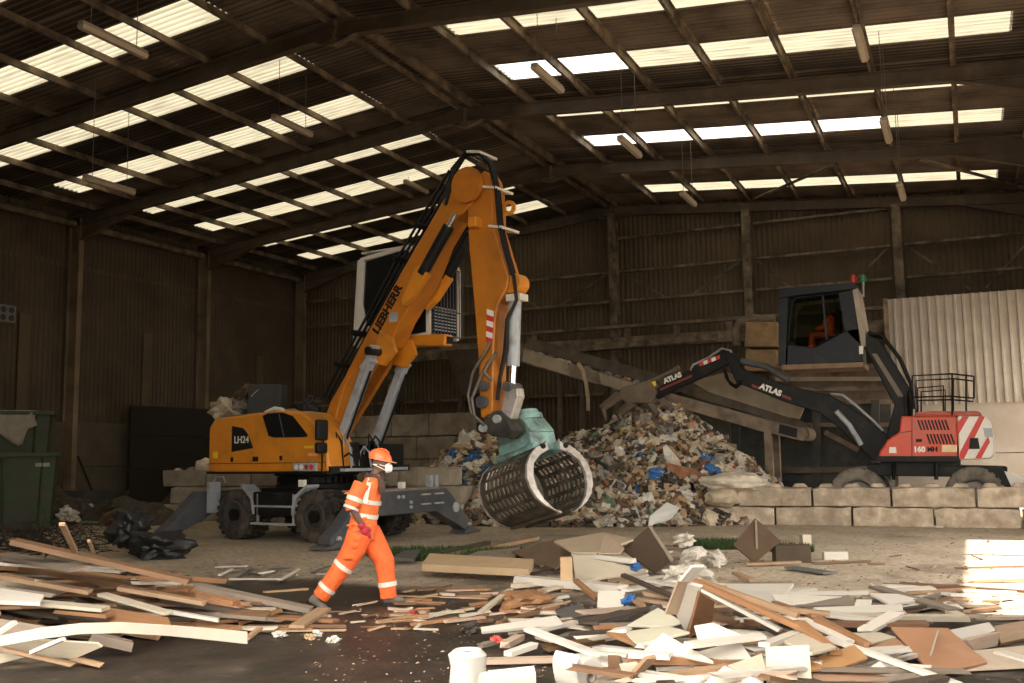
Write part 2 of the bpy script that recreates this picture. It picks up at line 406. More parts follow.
for a in ((80, 24, 146, 55, 'batten light hanging in the top left corner of the picture'), (270, 117, 314, 134, 'batten light on the left slope, above the cabin of the orange machine'),
          (84, 177, 134, 192, 'batten light near the left wall, over the second steel frame'), (402, 182, 430, 191, 'batten light right behind the orange boom'),
          (533, 66, 562, 90, 'batten light in front of the white rooflight, just right of the ridge'), (618, 138, 641, 155, 'smaller batten light below the second white rooflight'),
          (855, 28, 866, 58, 'largest batten light at the upper right'), (882, 120, 890, 140, 'batten light at right under the middle beam'),
          (898, 184, 904, 198, 'smallest batten light at right by the gable beam'), (679, 193, 697, 204, 'batten light with a dangling cable near the back wall')):
    batten(a[0], a[1], a[2], a[3], 10, a[4])

# ================================================================ ORANGE MATERIAL HANDLER
HC0 = V((-13.1, 18.0, 0)); HRZ = math.radians(-8)
hx = V((math.cos(HRZ), math.sin(HRZ), 0)); hy = V((-math.sin(HRZ), math.cos(HRZ), 0))
H4 = Matrix.Translation(HC0) @ Matrix.Rotation(HRZ, 4, 'Z'); H4i = H4.inverted()
def mp(u, v, off=0):
    d = ray(u, v); q = HC0 + hy*off; t = (q-O).dot(hy)/d.dot(hy); p = O + d*t; return ((p-HC0).dot(hx), p.z)
orange = M('machine_orange', (.64, .23, .016), .42, 0, .08, 2, dirt=(.33, .13, .02), ds=1.1, dt=.64, dw=.14)
orange_shade = M('boom_orange_shaded', (.50, .165, .011), .45, 0, .1, 2, dirt=(.25, .095, .015), ds=1.3, dt=.62, dw=.14)  # darker copy of the machine orange, weaker light on the boom painted in
black = M('machine_black', (.009, .009, .009), .5, 0, .2, 5, dirt=(.04, .032, .024), ds=2, dt=.68, spec=.18)
rubber = M('tyre_rubber', (.022, .02, .018), .9, 0, .25, 6, dirt=(.13, .10, .075), ds=3, dt=.58, bump=.2)
hosem = M('hose_black', (.009, .009, .009), .5, 0, .1, spec=.2)
greym = M('chassis_grey', (.065, .072, .085), .5, 0, .2, 3, dirt=(.12, .10, .08), ds=2, dt=.62, spec=.3)
lgrey = M('cylinder_grey', (.36, .385, .41), .4, 0, .1, 3, dirt=(.16, .14, .12), ds=3, dt=.62)
wsteel = M('worn_steel', (.62, .58, .54), .38, .55, .15, 6, dirt=(.3, .25, .2), ds=5, dt=.6)
chrome = M('chrome_rod', (.75, .73, .7), .15, 1, .05)
glassd = M('dark_glass', (.012, .012, .013), .08, 0, 0)
whitep = M('white_paint', (.62, .58, .50), .5, 0, .06, 4)
redp = M('sticker_red', (.55, .03, .02), .5, 0, .1); whites = M('sticker_white', (.75, .72, .66), .5, 0, .05)
yels = M('sticker_yellow', (.75, .52, .03), .5, 0, .05)
hm = empty('material_handler', HC0, HRZ); tag(hm, 'orange wheeled material handler with raised cab holding a grab over the waste', 'excavator')
RW = .53
def tyre_mesh(R, W, mat=None):
    b = MB(); b.lathe([(R*.56, -W*.42), (R*.62, -W*.5), (R*.86, -W*.5), (R*.95, -W*.42), (R*.955, 0), (R*.95, W*.42), (R*.86, W*.5), (R*.62, W*.5), (R*.56, W*.42)], n=32)
    for i in range(22):
        a = 2*math.pi*i/22
        for sg in (-1, 1):
            a2 = a + (math.pi/22 if sg > 0 else 0); R3 = Matrix.Rotation(-a2, 3, 'Y')
            b.box(R3 @ V((R*.97, sg*W*.27, 0)), (R*.075, W*.44, R*.15), R3)
    return b.mesh('tyre', mat or rubber, 40)
def rim_mesh(R, W, out, hub):
    b = MB(); b.lathe([(R*.57, out*W*.44), (R*.5, out*W*.5), (R*.47, out*W*.3), (R*.3, out*W*.22), (R*.2, out*W*.3), (R*.18, out*W*.5), (.001, out*W*.52)], n=24)
    for i in range(8):
        a = 2*math.pi*i/8; p = V((R*.38*math.cos(a), out*W*.25, R*.38*math.sin(a))); b.cyl(p, p+V((0, out*.03, 0)), .018, 6)
    return b.mesh('rim', hub, 40)
def wheels(root, xs, ys, R, W, hub, mat=None):
    t = tyre_mesh(R, W, mat); r = {o: rim_mesh(R, W, o, hub) for o in (-1, 1)}
    for x in xs:
        for y in ys:
            o = link('tyre', t, root, loc=(x, y, R)); link('rim', r[1 if y > 0 else -1], o)
wheels(hm, (-1.2, 1.15), (-1.14, -.8, .8, 1.14), RW, .3, M('rim_dark', (.05, .045, .04), .6, 0, .2, 5))
# undercarriage
b = MB(); b.box((0, 0, .72), (4.2, .9, .46)); b.box((0, 0, 1.0), (1.7, 1.7, .16)); b.build('chassis', black, hm, bevel=.03)
for x in (-1.2, 1.15): MB().tube([(x, -1.3, RW), (x, 1.3, RW)], .13, 12).build('axle', black, hm, 50)
for sg in (-1, 1):
    b = MB(); b.box((-.05, sg*.95, .77), (1.2, .62, .5)); b.build('tool_box', black, hm, bevel=.03)
    MB().box((0, sg*1.24, .72), (1.3, .06, .04)).build('step_bar', lgrey, hm); MB().box((0, sg*1.26, .36), (1.25, .16, .04)).build('step', lgrey, hm)
    for x in (-.5, .55): MB().beam((x, sg*1.24, .36), (x, sg*1.24, .98), .04, .04).build('step_post', lgrey, hm)
    # angled mudguards beside the front and rear wheels
    for x, k in ((.52, 1), (-.58, -1)):
        MB().prxz([(x, .55), (x+.05*k, .55), (x+.12*k, .88), (x+.42*k, 1.12), (x+.42*k, 1.17), (x+.08*k, .95), (x, .7)], sg*.9, sg*1.28).build('mudguard', lgrey, hm)
    MB().box((.75, sg*1.2, 1.2), (.14, .1, .14)).build('lamp', whites, hm)
def outrigger(xc, sgn, name):
    P = [(-1.3, 1.02), (1.3, 1.02), (1.45, .92), (2.0, .42), (2.3, .22), (2.3, .1), (1.95, .1), (1.75, .2), (1.2, .42), (.95, .55), (-.95, .55), (-1.2, .42), (-1.75, .2), (-1.95, .1), (-2.3, .1), (-2.3, .22), (-2.0, .42), (-1.45, .92)]
    b = MB(); b.pryz(P, xc-.16, xc+.16); o = b.build(name, greym, hm, bevel=.02)
    for sg in (-1, 1):
        f = MB(); f.prism([(1.85, 0.02), (2.5, .02), (2.45, .07), (2.28, .1), (2.1, .2), (2.0, .1)], lambda y, z: (xc-.22, sg*y, z), lambda y, z: (xc+.22, sg*y, z)); f.build('foot', greym, o, bevel=.01)
        d = MB(); d.cyl((xc+sgn*.16, sg*1.62, .6), (xc+sgn*.185, sg*1.62, .6), .11, 20); d.build('pivot_cap', lgrey, o, 50)
        d = MB(); d.cyl((xc+sgn*.16, sg*2.1, .2), (xc+sgn*.21, sg*2.1, .2), .05, 12); d.build('pivot_pin', wsteel, o, 50)
    return o
fo = outrigger(2.42, 1, 'front_outrigger'); ro = outrigger(-2.35, -1, 'rear_outrigger')
b = MB(); b.box((2.1, 0, .8), (.45, 2.1, .46)); b.build('bumper', greym, hm, bevel=.02)
b = MB(); b.box((2.15, 0, 1.04), (.7, 2.3, .04)); b.build('tread_plate', M('dusty_plate', (.24, .2, .16), .8, 0, .2, 6), hm)
for y in (.55, 1.0): 
    for z in (.72, .92): MB().box((2.6, y, z), (.04, .3, .03)).build('step', wsteel, fo)
for y, z in ((-.35, .9), (-.2, .9), (.05, .78), (.05, .68)): MB().cyl((2.58, y, z), (2.62, y, z), .035, 10).build('bolt', lgrey, fo)
for y in (1.05, 1.25): MB().box((2.3, y, 1.18), (.12, .1, .26)).build('bracket', lgrey, hm)
for y in (-1.15, .05): MB().box((2.35, y, 1.12), (.12, .1, .14)).build('lamp', whites, hm)
for sg in (-1, 1): 
    MB().prxz([(-2.05, .55), (-1.95, .55), (-1.95, 1.22), (-2.05, 1.22)], sg*1.0, sg*1.3).build('bracket', lgrey, hm)
    MB().tube([(-2.0, sg*1.15, 1.22), (-1.95, sg*1.15, 1.33), (-1.7, sg*1.15, 1.33), (-1.62, sg*1.15, 1.2)], .018, 6).build('hand_rail', lgrey, hm, 60)
# slew ring
b = MB(); b.lathe([(.0, 1.06), (.88, 1.06), (.88, 1.16), (.8, 1.18), (.8, 1.32), (.92, 1.34), (.92, 1.4), (0, 1.4)], ax='Z', n=40)
for i in range(36):
    a = 2*math.pi*i/36; b.box((.83*math.cos(a), .83*math.sin(a), 1.25), (.07, .06, .12), Matrix.Rotation(a, 3, 'Z'))
b.build('slew_ring', black, hm, 40)
# upper carriage
SIDE = [(-2.06, 1.42), (-2.06, 2.42), (-1.86, 2.62), (-.6, 2.69), (.35, 2.71), (.75, 2.66), (1.05, 2.5), (1.3, 2.25), (1.48, 1.95), (1.55, 1.42)]
up_ = MB(); up_.prxz(SIDE, -1.27, -.42); body = up_.build('engine_cover', orange, hm, 30, bevel=.05)
b = MB(); b.prxz([(-2.1, 1.42), (-2.1, 2.42), (-1.9, 2.6), (-.75, 2.66), (-.75, 1.42)], -.42, 1.27); b.build('counterweight', orange, hm, 30, bevel=.06)
b = MB(); b.box((-.2, 0, 1.47), (3.6, 2.5, .14)); b.build('deck', black, hm)
b = MB(); b.box((.5, .9, 1.75), (1.9, .7, .5)); b.build('side_locker', black, hm, bevel=.04)
off = -1.275
def patch(pix, mat, name, parent, off, th=.015, sub=None):
    P = [mp(u, v, off) for u, v in pix]; b = MB(); b.prxz(P, off-th, off+th); return b.build(name, mat, parent)
win = patch([(263, 416), (268, 413.5), (283, 412.5), (293, 416), (308, 435.5), (306, 437), (275, 437.5), (269, 436)], glassd, 'side_window', body, off)
a_, b_ = mp(279, 414, off-.02), mp(284, 437, off-.02); MB().beam((a_[0], off-.02, a_[1]), (b_[0], off-.02, b_[1]), .02, .02).build('window_bar', greym, body)
pn = patch([(232.5, 426), (243, 428), (248, 434), (253, 448), (232, 452)], black, 'badge_panel', body, off)
p = mp(241.5, 440, off-.02); text('lettering', 'LH24', .21, whites, body, frame4((p[0], off-.022, p[1]), (1, 0, 0), (0, 0, 1), (0, -1, 0)), bold=.004)
for u, v in ((232, 459.5), (255.5, 459), (281, 458)):
    s, z = mp(u, v, off); MB().box((s, off, z), (.07 if u != 255.5 else .16, .04, .1)).build('door_latch', black, body, bevel=.01)
s, z = mp(215, 455, off); MB().box((s, off, z), (.14, .012, .14)).build('sticker', yels, body)
s, z = mp(309, 447, off); MB().box((s, off, z), (.26, .012, .05)).build('sticker', yels, body)
s, z = mp(313, 454.5, off); MB().box((s, off, z), (.26, .012, .06)).build('sticker', M('sticker_orange', (.8, .3, .16), .5), body)
MB().box((-.3, off+.0, 1.62), (3.52, .02, .012)).build('seam', black, body)
MB().box((-.28, -1.26, 1.42), (3.6, .06, .05)).build('skirt_edge', black, body)
s, z = mp(306, 467, off); lb = MB(); lb.box((s, -1.29, z), (.66, .08, .17)); lb = lb.build('light_cluster', lgrey, hm, bevel=.015)
for i, mt in enumerate((whites, whites, M('lamp_red', (.35, .05, .02), .3), redp)): MB().cyl((s-.22+i*.14, -1.335, z), (s-.22+i*.14, -1.32, z), .055, 14).build('lamp_lens', mt, lb)
for (u, v, w_, h_) in ((321.5, 430, .22, .42), (321, 448, .2, .22)):
    s, z = mp(u, v, -1.5); o = MB().box((s+.0, -1.5, z), (.1, w_+.1, h_)).build('mirror', black, hm, bevel=.04)
s, z = mp(322, 460, -1.5); MB().tube([(s, -1.42, 2.35), (s, -1.5, z+.1), (s, -1.5, z-.25), (s, -1.25, z-.28)], .018, 6).build('mirror_arm', black, hm, 60)
# things on the hood: exhaust, filter, pipe
MB().cyl((-.9, .5, 2.6), (-.9, .5, 2.95), .09).build('exhaust', black, hm, 50)
MB().tube([(-.55, -1.0, 2.7), (-.3, -1.0, 2.78), (-.05, -1.0, 2.74)], .05, 8).build('intake_pipe', whitep, hm, 50)
# front of the deck: valve block, pipes, hose loops at the boom foot
b = MB(); b.box((1.15, -.1, 1.62), (.75, .75, .32)); b.box((1.35, -.45, 1.78), (.3, .3, .5)); b.build('valve_block', black, hm, bevel=.02)
random.seed(5)
for i in range(16):
    x = 1.2+random.uniform(-.3, .45); y = random.uniform(-.95, .35); h = random.uniform(.35, .8); dx = random.uniform(-.1, .3)
    MB().tube([(x, y, 1.45), (x+dx*.3, y, 1.45+h*.7), (x+dx, y+.04, 1.45+h), (x+dx+.14, y+.05, 1.45+h*.75), (x+dx+.2, y+.05, 1.5)], .022, 6).build('hose_loop', lgrey if i % 2 else hosem, hm, 60)
b = MB(); b.box((1.35, .0, 1.46), (.8, 2.0, .06)); b.build('front_deck', lgrey, hm)
# boom: near side face and underside edge measured on the plane of its near flank
W = .26
TOP = [mp(u, v, -W) for u, v in ((322, 425), (330, 402), (345, 375), (360, 346), (402, 270), (440, 205), (463, 168))]
BOT = [mp(u, v, -W) for u, v in ((463, 213), (454, 219), (439, 244), (424, 284), (412, 302), (400, 322), (393, 338), (388, 346), (374, 352), (361, 360), (351, 373), (343, 392), (337, 412), (333, 436))]
boomP = TOP + [mp(474, 171, -W), mp(477, 185, -W), mp(473, 203, -W)] + BOT
b = MB(); b.prxz(boomP, -W, W); boom = b.build('boom', orange_shade, hm, 25, bevel=.03)
# head knuckle
ph = mp(470, 186, -W); 
for y in (-.36, .36): MB().cyl((ph[0], y-.05, ph[1]), (ph[0], y+.05, ph[1]), .36, 28).build('pivot_plate', orange_shade, boom, 40)
pn2 = mp(466, 173, -W-.1); MB().cyl((pn2[0], -W-.12, pn2[1]), (pn2[0], W+.12, pn2[1]), .1, 16).build('pin', lgrey, boom, 50)
# lettering along the flank
a_ = V((*mp(381, 322, -W),)); c_ = V((*mp(394, 297, -W),)); d2 = (c_-a_).normalized()
text('lettering', 'LIEBHERR', .27, black, boom, frame4((a_[0]*.5+c_[0]*.5, -W-.004, a_[1]*.5+c_[1]*.5), (d2[0], 0, d2[1]), (-d2[1], 0, d2[0]), (0, -1, 0)), bold=.014)
s, z = mp(393.5, 317, -W); MB().box((s, -W, z), (.22, .012, .2)).build('sticker', lgrey, boom)
# gusset brackets carrying the stick cylinders
for sg in (-1, 1):
    y0, y1 = sg*(W+.02), sg*(W+.2)
    g = [mp(u, v, -W-.1) for u, v in ((418, 268), (424, 266), (430, 274), (416, 296), (406, 306), (404, 300))]
    MB().prxz(g, y0, y1).build('cylinder_bracket', orange, boom, bevel=.015)
    g = [mp(u, v, -W-.1) for u, v in ((372, 362), (380, 330), (392, 338), (396, 352), (384, 366))]
    MB().prxz(g, y0, sg*(W+.12)).build('boom_bracket', orange, boom, bevel=.015)
    c0, c1 = mp(422, 274, -W-.14), mp(455, 214, -W-.14); e0 = V((c0[0], 0, c0[1])); e1 = V((c1[0], 0, c1[1]))
    y = V((0, sg*(W+.13), 0)); MB().tube([e0+y, e0+(e1-e0)*.8+y], .115, 14).build('stick_cylinder', black, hm, 50)
    MB().tube([e0+(e1-e0)*.8+y, e1+y], .06, 12).build('cylinder_rod', chrome, hm, 50)
# boom lift cylinders (pale grey box sleeves)
for sg in (-1, 1):
    y = sg*.56; q0 = (V(mp(375, 358, -.56))+V(mp(401, 362, .56)))/2; q1 = (V(mp(342, 450, -.56))+V(mp(371, 444, .56)))/2; t0 = V((q0[0], y, q0[1])); t1 = V((q1[0], y, q1[1])); d = (t1-t0).normalized()
    o = MB(); o.beam(t0+d*.12, t0+d*1.95, .18, .2, up=(0, 1, 0)); o = o.build('lift_cylinder', lgrey, hm, bevel=.02)
    k = MB(); k.beam(t0-d*.28, t0+d*.16, .1, .26, up=(0, 1, 0)); k.box(t0+d*.14, (.3, .28, .1), Matrix.Rotation(math.radians(-35), 3, 'Y')); k.build('cylinder_head', lgrey, o, bevel=.02)
    MB().cyl(t0-V((0, .18, 0))-d*.15, t0+V((0, .18, 0))-d*.15, .09, 14).build('pin', black, o, 50)
    MB().tube([t0+d*1.9, t1], .1, 12).build('cylinder_rod', black, o, 50)
    MB().tube([t0+d*.3+V((.15, sg*.02, 0)), t0+d*2.0+V((.16, sg*.02, 0))], .025, 6).build('pipe', black, o, 60)
# pipes along the back of the boom, hoses over the head and down the stick
pts = [mp(u, v, -W+.1) for u, v in ((326, 402), (343, 368), (360, 337), (400, 262), (438, 197), (452, 174))]
for i in range(4):
    y = -W+.08+i*.15; MB().tube([(s-.05, y, z+.08) for s, z in pts], .03, 6).build('boom_pipe', hosem, boom, 60)
for s, z in (pts[1], pts[2], pts[3], mp(420, 229, -W)): MB().box((s-.05, -.02, z+.08), (.1, .6, .1), Matrix.Rotation(-.95, 3, 'Y')).build('pipe_clamp', black, boom)
# stick
SW = .24
R_ = [(484, 170), (489, 177), (492, 191), (493.5, 228), (502.5, 258), (508.5, 277), (507, 288), (498, 303), (495, 320), (493.5, 350), (492.5, 404), (491, 418)]
L_ = [(481, 418), (480, 410), (478.6, 362), (473.6, 300), (469, 250), (467.5, 215), (468, 200), (472, 185)]
stk = [mp(u, v, -SW) for u, v in R_ + L_]
b = MB(); b.prxz(stk, -SW, SW); stick = b.build('stick', orange_shade, hm, 25, bevel=.025)
s, z = mp(476, 224, -SW); MB().box((s+.05, -SW-.1, z), (.2, .24, .2)).build('stop_block', orange, stick, bevel=.02)
s, z = mp(509, 208, 0); 
t = MB(); t.lathe([(.08, -.03), (.15, -.03), (.15, .03), (.08, .03)], n=18, closed=True); t.xf(Matrix.Translation((s, 0, z))); t.build('lifting_eye', orange, stick, 50)
st = [mp(u, v, -SW) for u, v in ((487, 309), (494, 308), (492.5, 341), (486, 342))]
for i in range(6):
    def lp(k, t): a, c = st[k], st[3-k]; return (a[0]+(c[0]-a[0])*t, a[1]+(c[1]-a[1])*t)
    t0, t1 = i/6, (i+1)/6; sl = .1
    P = [lp(0, max(0, t0)), lp(1, min(1, t0+sl)), lp(1, min(1, t1+sl)), lp(0, t1)]
    MB().prxz(P, -SW-.006, -SW).build('hazard_stripe', redp if i % 2 else whites, stick)
for (u, v, r) in ((486, 386, .1), (484, 402, .12)): s, z = mp(u, v, -SW); MB().cyl((s, -SW-.12, z), (s, SW+.12, z), r, 18).build('pin', greym, stick, 50)
for i in range(7):      # hose bundle
    y = -.3+i*.1; j = (i % 3)*1.5
    P = [(445-j, 205), (455-j, 172-j), (466, 155-j), (479, 154-j), (489+j, 163), (496+j, 190), (499+j, 225), (506+j, 255), (512+j, 275)]
    if i % 2: P += [(515+j, 300), (507, 320), (505+j, 350), (500, 378), (497, 400)]
    MB().tube([(mp(u, v, y)[0], y, mp(u, v, y)[1]) for u, v in P], .036, 6).build('hose', hosem, stick, 60)
for u, v in ((497, 190), (503, 229), (481, 155)):
    s, z = mp(u, v, -.05); MB().box((s, -.02, z), (.34, .62, .05), Matrix.Rotation(.2, 3, 'Y')).build('hose_clamp', whitep, stick)
# tilt cylinder hanging in front of the stick
s0, z0 = mp(516, 284, 0); MB().cyl((s0, -.18, z0), (s0, .18, z0), .2, 20).build('cylinder_boss', orange, stick, 50)
MB().box((s0+.02, 0, z0-.28), (.34, .3, .14)).build('cylinder_head', whitep, stick, bevel=.015)
s1, z1 = mp(513, 366, 0); MB().tube([(s0-.02, 0, z0-.2), (s1, 0, z1)], .13, 16).build('tilt_cylinder', lgrey, stick, 50)
s2, z2 = mp(512, 386, 0); MB().tube([(s1, 0, z1), (s2, 0, z2)], .07, 12).build('cylinder_rod', chrome, stick, 50)
MB().cyl((s2, -.22, z2-.02), (s2, .22, z2-.02), .09, 16).build('clevis_pin', greym, stick, 50)
lk = [mp(u, v, -.12) for u, v in ((506, 390), (517, 388), (518, 396), (511, 419), (500, 417))]
MB().prxz(lk, -.13, .13).build('tilt_link', wsteel, stick, bevel=.015)
# loose hose loops beside the stick
for i, P in enumerate((((490, 342), (485, 352), (473, 372), (468, 395), (471, 412), (478, 422)), ((488, 362), (480, 378), (472, 398), (474, 415), (484, 425)), ((497, 352), (489, 362), (484, 372), (491, 380)))):
    y = -.34-.05*i; MB().tube([(mp(u, v, y)[0], y, mp(u, v, y)[1]) for u, v in P], .03, 6).build('hose', M('hose_grey', (.14, .12, .1), .5), stick, 60)
# raised cab behind the boom
CY0, CY1 = .62, 1.75
cabP = [mp(u, v, CY0) for u, v in ((355, 345), (357, 300), (361, 262), (404, 250), (424, 262), (424, 333), (372, 345))]
cr = MB(); 
def cpt(u, v, y): s, z = mp(u, v, CY0); return (s, y, z)
cabm = [cpt(u, v, 0) for u, v in ((356, 346), (361, 260), (405, 247), (428, 262), (428, 334))]
cb = MB(); cb.prxz([(p[0], p[2]) for p in cabm], CY0+.05, CY1-.05); cab = cb.build('cab_glass', glassd, hm, bevel=.05)
fr = MB()
for y in (CY0+.03, CY1-.03):
    q = [V((p[0], y, p[2])) for p in cabm]
    for i, (a, c) in enumerate(zip(q, q[1:]+q[:1])): fr.beam(a, c, .1, .1 if i else .2)
    fr.prxz([(q[0].x, q[0].z), (q[0].x+.05, q[0].z+1.4), (q[0].x+.28, q[0].z+.5), (q[0].x+.65, q[0].z+.1)], y-.04, y+.04)
fr.beam((cabm[1][0], CY0, cabm[1][2]), (cabm[1][0], CY1, cabm[1][2]), .1, .1); fr.beam((cabm[2][0], CY0, cabm[2][2]), (cabm[2][0], CY1, cabm[2][2]), .1, .1)
fr.box(((cabm[1][0]+cabm[2][0])/2, (CY0+CY1)/2, cabm[2][2]+.02), (1.3, 1.1, .05))
fr.build('cab_frame', whitep, cab, bevel=.02)
s0 = cabm[4][0]; zb, zt_ = cabm[4][2], cabm[3][2]
g = MB(); 
for i in range(11): g.tube([(s0+.1, CY0+i*(CY1-CY0)/10, zb), (s0+.1, CY0+i*(CY1-CY0)/10, zb+1.5)], .012, 5)
for z in (zb, zb+.55, zb+1.5): g.tube([(s0+.1, CY0, z), (s0+.1, CY1, z)], .016, 5)
g.build('front_guard', greym, cab)
g = MB()
for i in range(8): g.box((s0+.04, (CY0+CY1)/2, zb+.12+i*.07), (.02, .8, .025))
g.build('lower_grille', lgrey, cab)
MB().cyl((cabm[2][0]-.5, 1.1, cabm[2][2]+.04), (cabm[2][0]-.5, 1.1, cabm[2][2]+.16), .06).build('beacon', M('beacon_red', (.4, .08, .02), .3), cab)
a0 = mp(405, 336, .45); MB().beam((a0[0]-1.3, .62, a0[1]-.02), (a0[0]+1.05, .62, a0[1]-.16), .28, .25).build('cab_platform', orange, hm, bevel=.03)
MB().box((a0[0]+1.08, .62, a0[1]-.16), (.03, .18, .15)).build('work_lamp', black, hm)
# cab lift arm down to the deck
for y in (1.0, 1.45): MB().beam((-.55, y, 2.3), (a0[0]-1.1, y, a0[1]-.1), .14, .3).build('cab_lift_arm', orange_shade, hm, bevel=.02)
# ---- grab
GX = (RT*.64 + UP*.35 - FW*.68).normalized(); GY = (RT*.74 - UP*.05 + FW*.67).normalized(); GY = (GY-GX*GY.dot(GX)).normalized(); GZ = GX.cross(GY)
GO = atD(529, 455, 19.6); G4 = H4i @ frame4(GO, GX, GY, GZ) @ Matrix.Scale(1.1, 4)
teal = M('grab_teal', (.25, .43, .41), .5, 0, .15, 5, dirt=(.09, .10, .09), ds=4, dt=.56)
dsteel = M('grab_steel', (.07, .058, .045), .5, .3, .25, 6, dirt=(.2, .16, .12), ds=4, dt=.6)
gw = .62
b = MB(); b.box((0, 0, .14), (.9, .62, .34)); b.prxz([(-.5, .3), (-.3, .62), (.3, .62), (.5, .3)], -.28, .28)
for y in (-.3, .3): b.cyl((-.55, y, .0), (.55, y, .0), .1, 16)
b.xf(G4); gb = b.build('grab', teal, hm, 40, bevel=.02)
b = MB(); b.lathe([(.0, .6), (.4, .6), (.4, .7), (.34, .72), (.34, .78), (.0, .78)], ax='Z', n=28); b.xf(G4); b.build('rotator', teal, gb, 40)
for x, y in ((-.46, -.12), (-.46, .16), (-.2, .26), (.1, .26)): MB().box((x, y, .45), (.08, .12, .1)).xf(G4).build('cut_out', black, gb)
# quick hitch between the link and the rotator
qh = [mp(u, v, -.2) for u, v in ((486, 414), (499, 410), (508, 418), (514, 430), (506, 438), (492, 436), (482, 427))]
MB().prxz(qh, -.24, .24).build('quick_hitch', M('hitch_dark', (.028, .028, .028), .6, 0, .3, 5, dirt=(.08, .065, .05), ds=4, dt=.6, spec=.25), gb, bevel=.03)
for u, v in ((497, 419), (483, 428)): s, z = mp(u, v, -.28); MB().cyl((s, -.32, z), (s, .32, z), .08, 14).build('pin', lgrey, gb, 50)
# two perforated shells, cheek plates with bright worn edges
def shell(sg):
    pts = [(.22, .02), (.42, -.03), (.60, -.16), (.72, -.34), (.76, -.54), (.72, -.74), (.60, -.92), (.44, -1.05), (.24, -1.15), (.06, -1.2)]
    return [(sg*(y+.07*max(0, -z)), z) for y, z in pts]
for sg in (-1, 1):
    pr = shell(sg); sh = MB(); nxs = 11; ins = [(y*.955, z*.975+.01) for y, z in pr]
    # lattice of bars: ribs across the width and along the curve leave the slots open
    for j in range(len(pr)-1):
        solid = j in (0, 8) or (j == 7)
        for i in range(nxs):
            x0, x1 = -gw+2*gw*i/nxs, -gw+2*gw*(i+1)/nxs
            (ya, za), (yb, zb) = pr[j], pr[j+1]; (yc, zc), (yd, zd) = ins[j], ins[j+1]
            def quad(xa, xb, t0, t1):
                def L(p, q, t): return p+(q-p)*t
                A = [(xa, L(ya, yb, t0), L(za, zb, t0)), (xb, L(ya, yb, t0), L(za, zb, t0)), (xb, L(ya, yb, t1), L(za, zb, t1)), (xa, L(ya, yb, t1), L(za, zb, t1))]
                B = [(xa, L(yc, yd, t0), L(zc, zd, t0)), (xb, L(yc, yd, t0), L(zc, zd, t0)), (xb, L(yc, yd, t1), L(zc, zd, t1)), (xa, L(yc, yd, t1), L(zc, zd, t1))]
                sh.add(A+B, [(0, 1, 2, 3), (7, 6, 5, 4), (0, 4, 5, 1), (1, 5, 6, 2), (2, 6, 7, 3), (3, 7, 4, 0)])
            if solid or i in (0, nxs-1): quad(x0, x1, 0, 1)
            else:
                dx = (x1-x0); quad(x0, x0+dx*.2, 0, 1); quad(x1-dx*.2, x1, 0, 1); quad(x0+dx*.2, x1-dx*.2, 0, .14); quad(x0+dx*.2, x1-dx*.2, .86, 1)
    sh.xf(G4); so = sh.build('shell', dsteel, gb)
    inner = [(sg*(y+.07*max(0, -z)), z) for y, z in ((.16, .08), (.14, -.08), (.36, -.16), (.55, -.31), (.61, -.53), (.57, -.75), (.45, -.95), (.26, -1.12), (.12, -1.2))]
    for x in (-gw-.02, gw+.02):
        P = pr + inner[::-1]; b = MB(); b.pryz(P, x-.03, x+.03); b.xf(G4); b.build('cheek_plate', wsteel, so)
    MB().box((0, sg*.18, -1.18), (2*gw, .12, .07)).xf(G4).build('cutting_lip', dsteel, so)
    for x in (-gw-.05, gw+.05): MB().cyl((x-.03, sg*.28, -.02), (x+.03, sg*.28, -.02), .05, 12).xf(G4).build('pin', black, so, 50)

# ================================================================ CONCRETE BLOCK WALLS
blockm = M('block_concrete', (.50, .41, .31), .95, 0, .35, 3.5, dirt=(.3, .235, .17), ds=3.2, dt=.55, dw=.14, bump=1, bs=9, rnd=.16)
block_d = M('old_block_concrete', (.34, .29, .22), .95, 0, .2, 2.5, dirt=(.18, .14, .10), ds=1.2, dt=.55, bump=.6, bs=12, rnd=.1)
def block_mesh(L, D, Hh, mat, seed, studs=0):
    random.seed(seed); b = MB(); nx = 8
    for i in range(nx+1):
        x = -L/2 + L*i/nx; e = .03 if 0 < i < nx else .05
        for (y, z) in ((-D/2, 0), (-D/2, Hh), (D/2, Hh), (D/2, 0)):
            b.v.append(V((x*(1 if 0 < i < nx else .99), y+random.uniform(-e, e)*.6, z + (random.uniform(-e, e*.2) if z else 0))))
    for i in range(nx):
        for j in range(4): b.f.append((4*i+j, 4*i+(j+1) % 4, 4*i+4+(j+1) % 4, 4*i+4+j))
    b.f += [(3, 2, 1, 0), (4*nx, 4*nx+1, 4*nx+2, 4*nx+3)]
    for k in range(studs):
        x = -L/2+L*(k+.5)/studs; b.prism([(-.17, 0), (.17, 0), (.1, .09), (-.1, .09)], lambda p, q: (x+p, -.13, Hh-.01+q), lambda p, q: (x+p, .13, Hh-.01+q))
    return b.mesh('concrete_block', mat)
bw = empty('block_barrier', (-2.5, 23.9, 0)); tag(bw, 'low wall of two courses of rough concrete blocks below the red machine', 'barrier')
me1 = [block_mesh(1.68, .5, .43, blockm, 30+i) for i in range(3)]; me2 = [block_mesh(1.68, .5, .43, blockm, 40+i, 3) for i in range(3)]
random.seed(8)
for k in range(5): link('concrete_block', me1[k % 3], bw, loc=(-2.6+k*1.71, random.uniform(-.02, .02), 0), bevel=.02)
for k in range(4): link('concrete_block', me2[k % 3], bw, loc=(-1.75+k*1.71, random.uniform(-.03, .03), .44), bevel=.02)
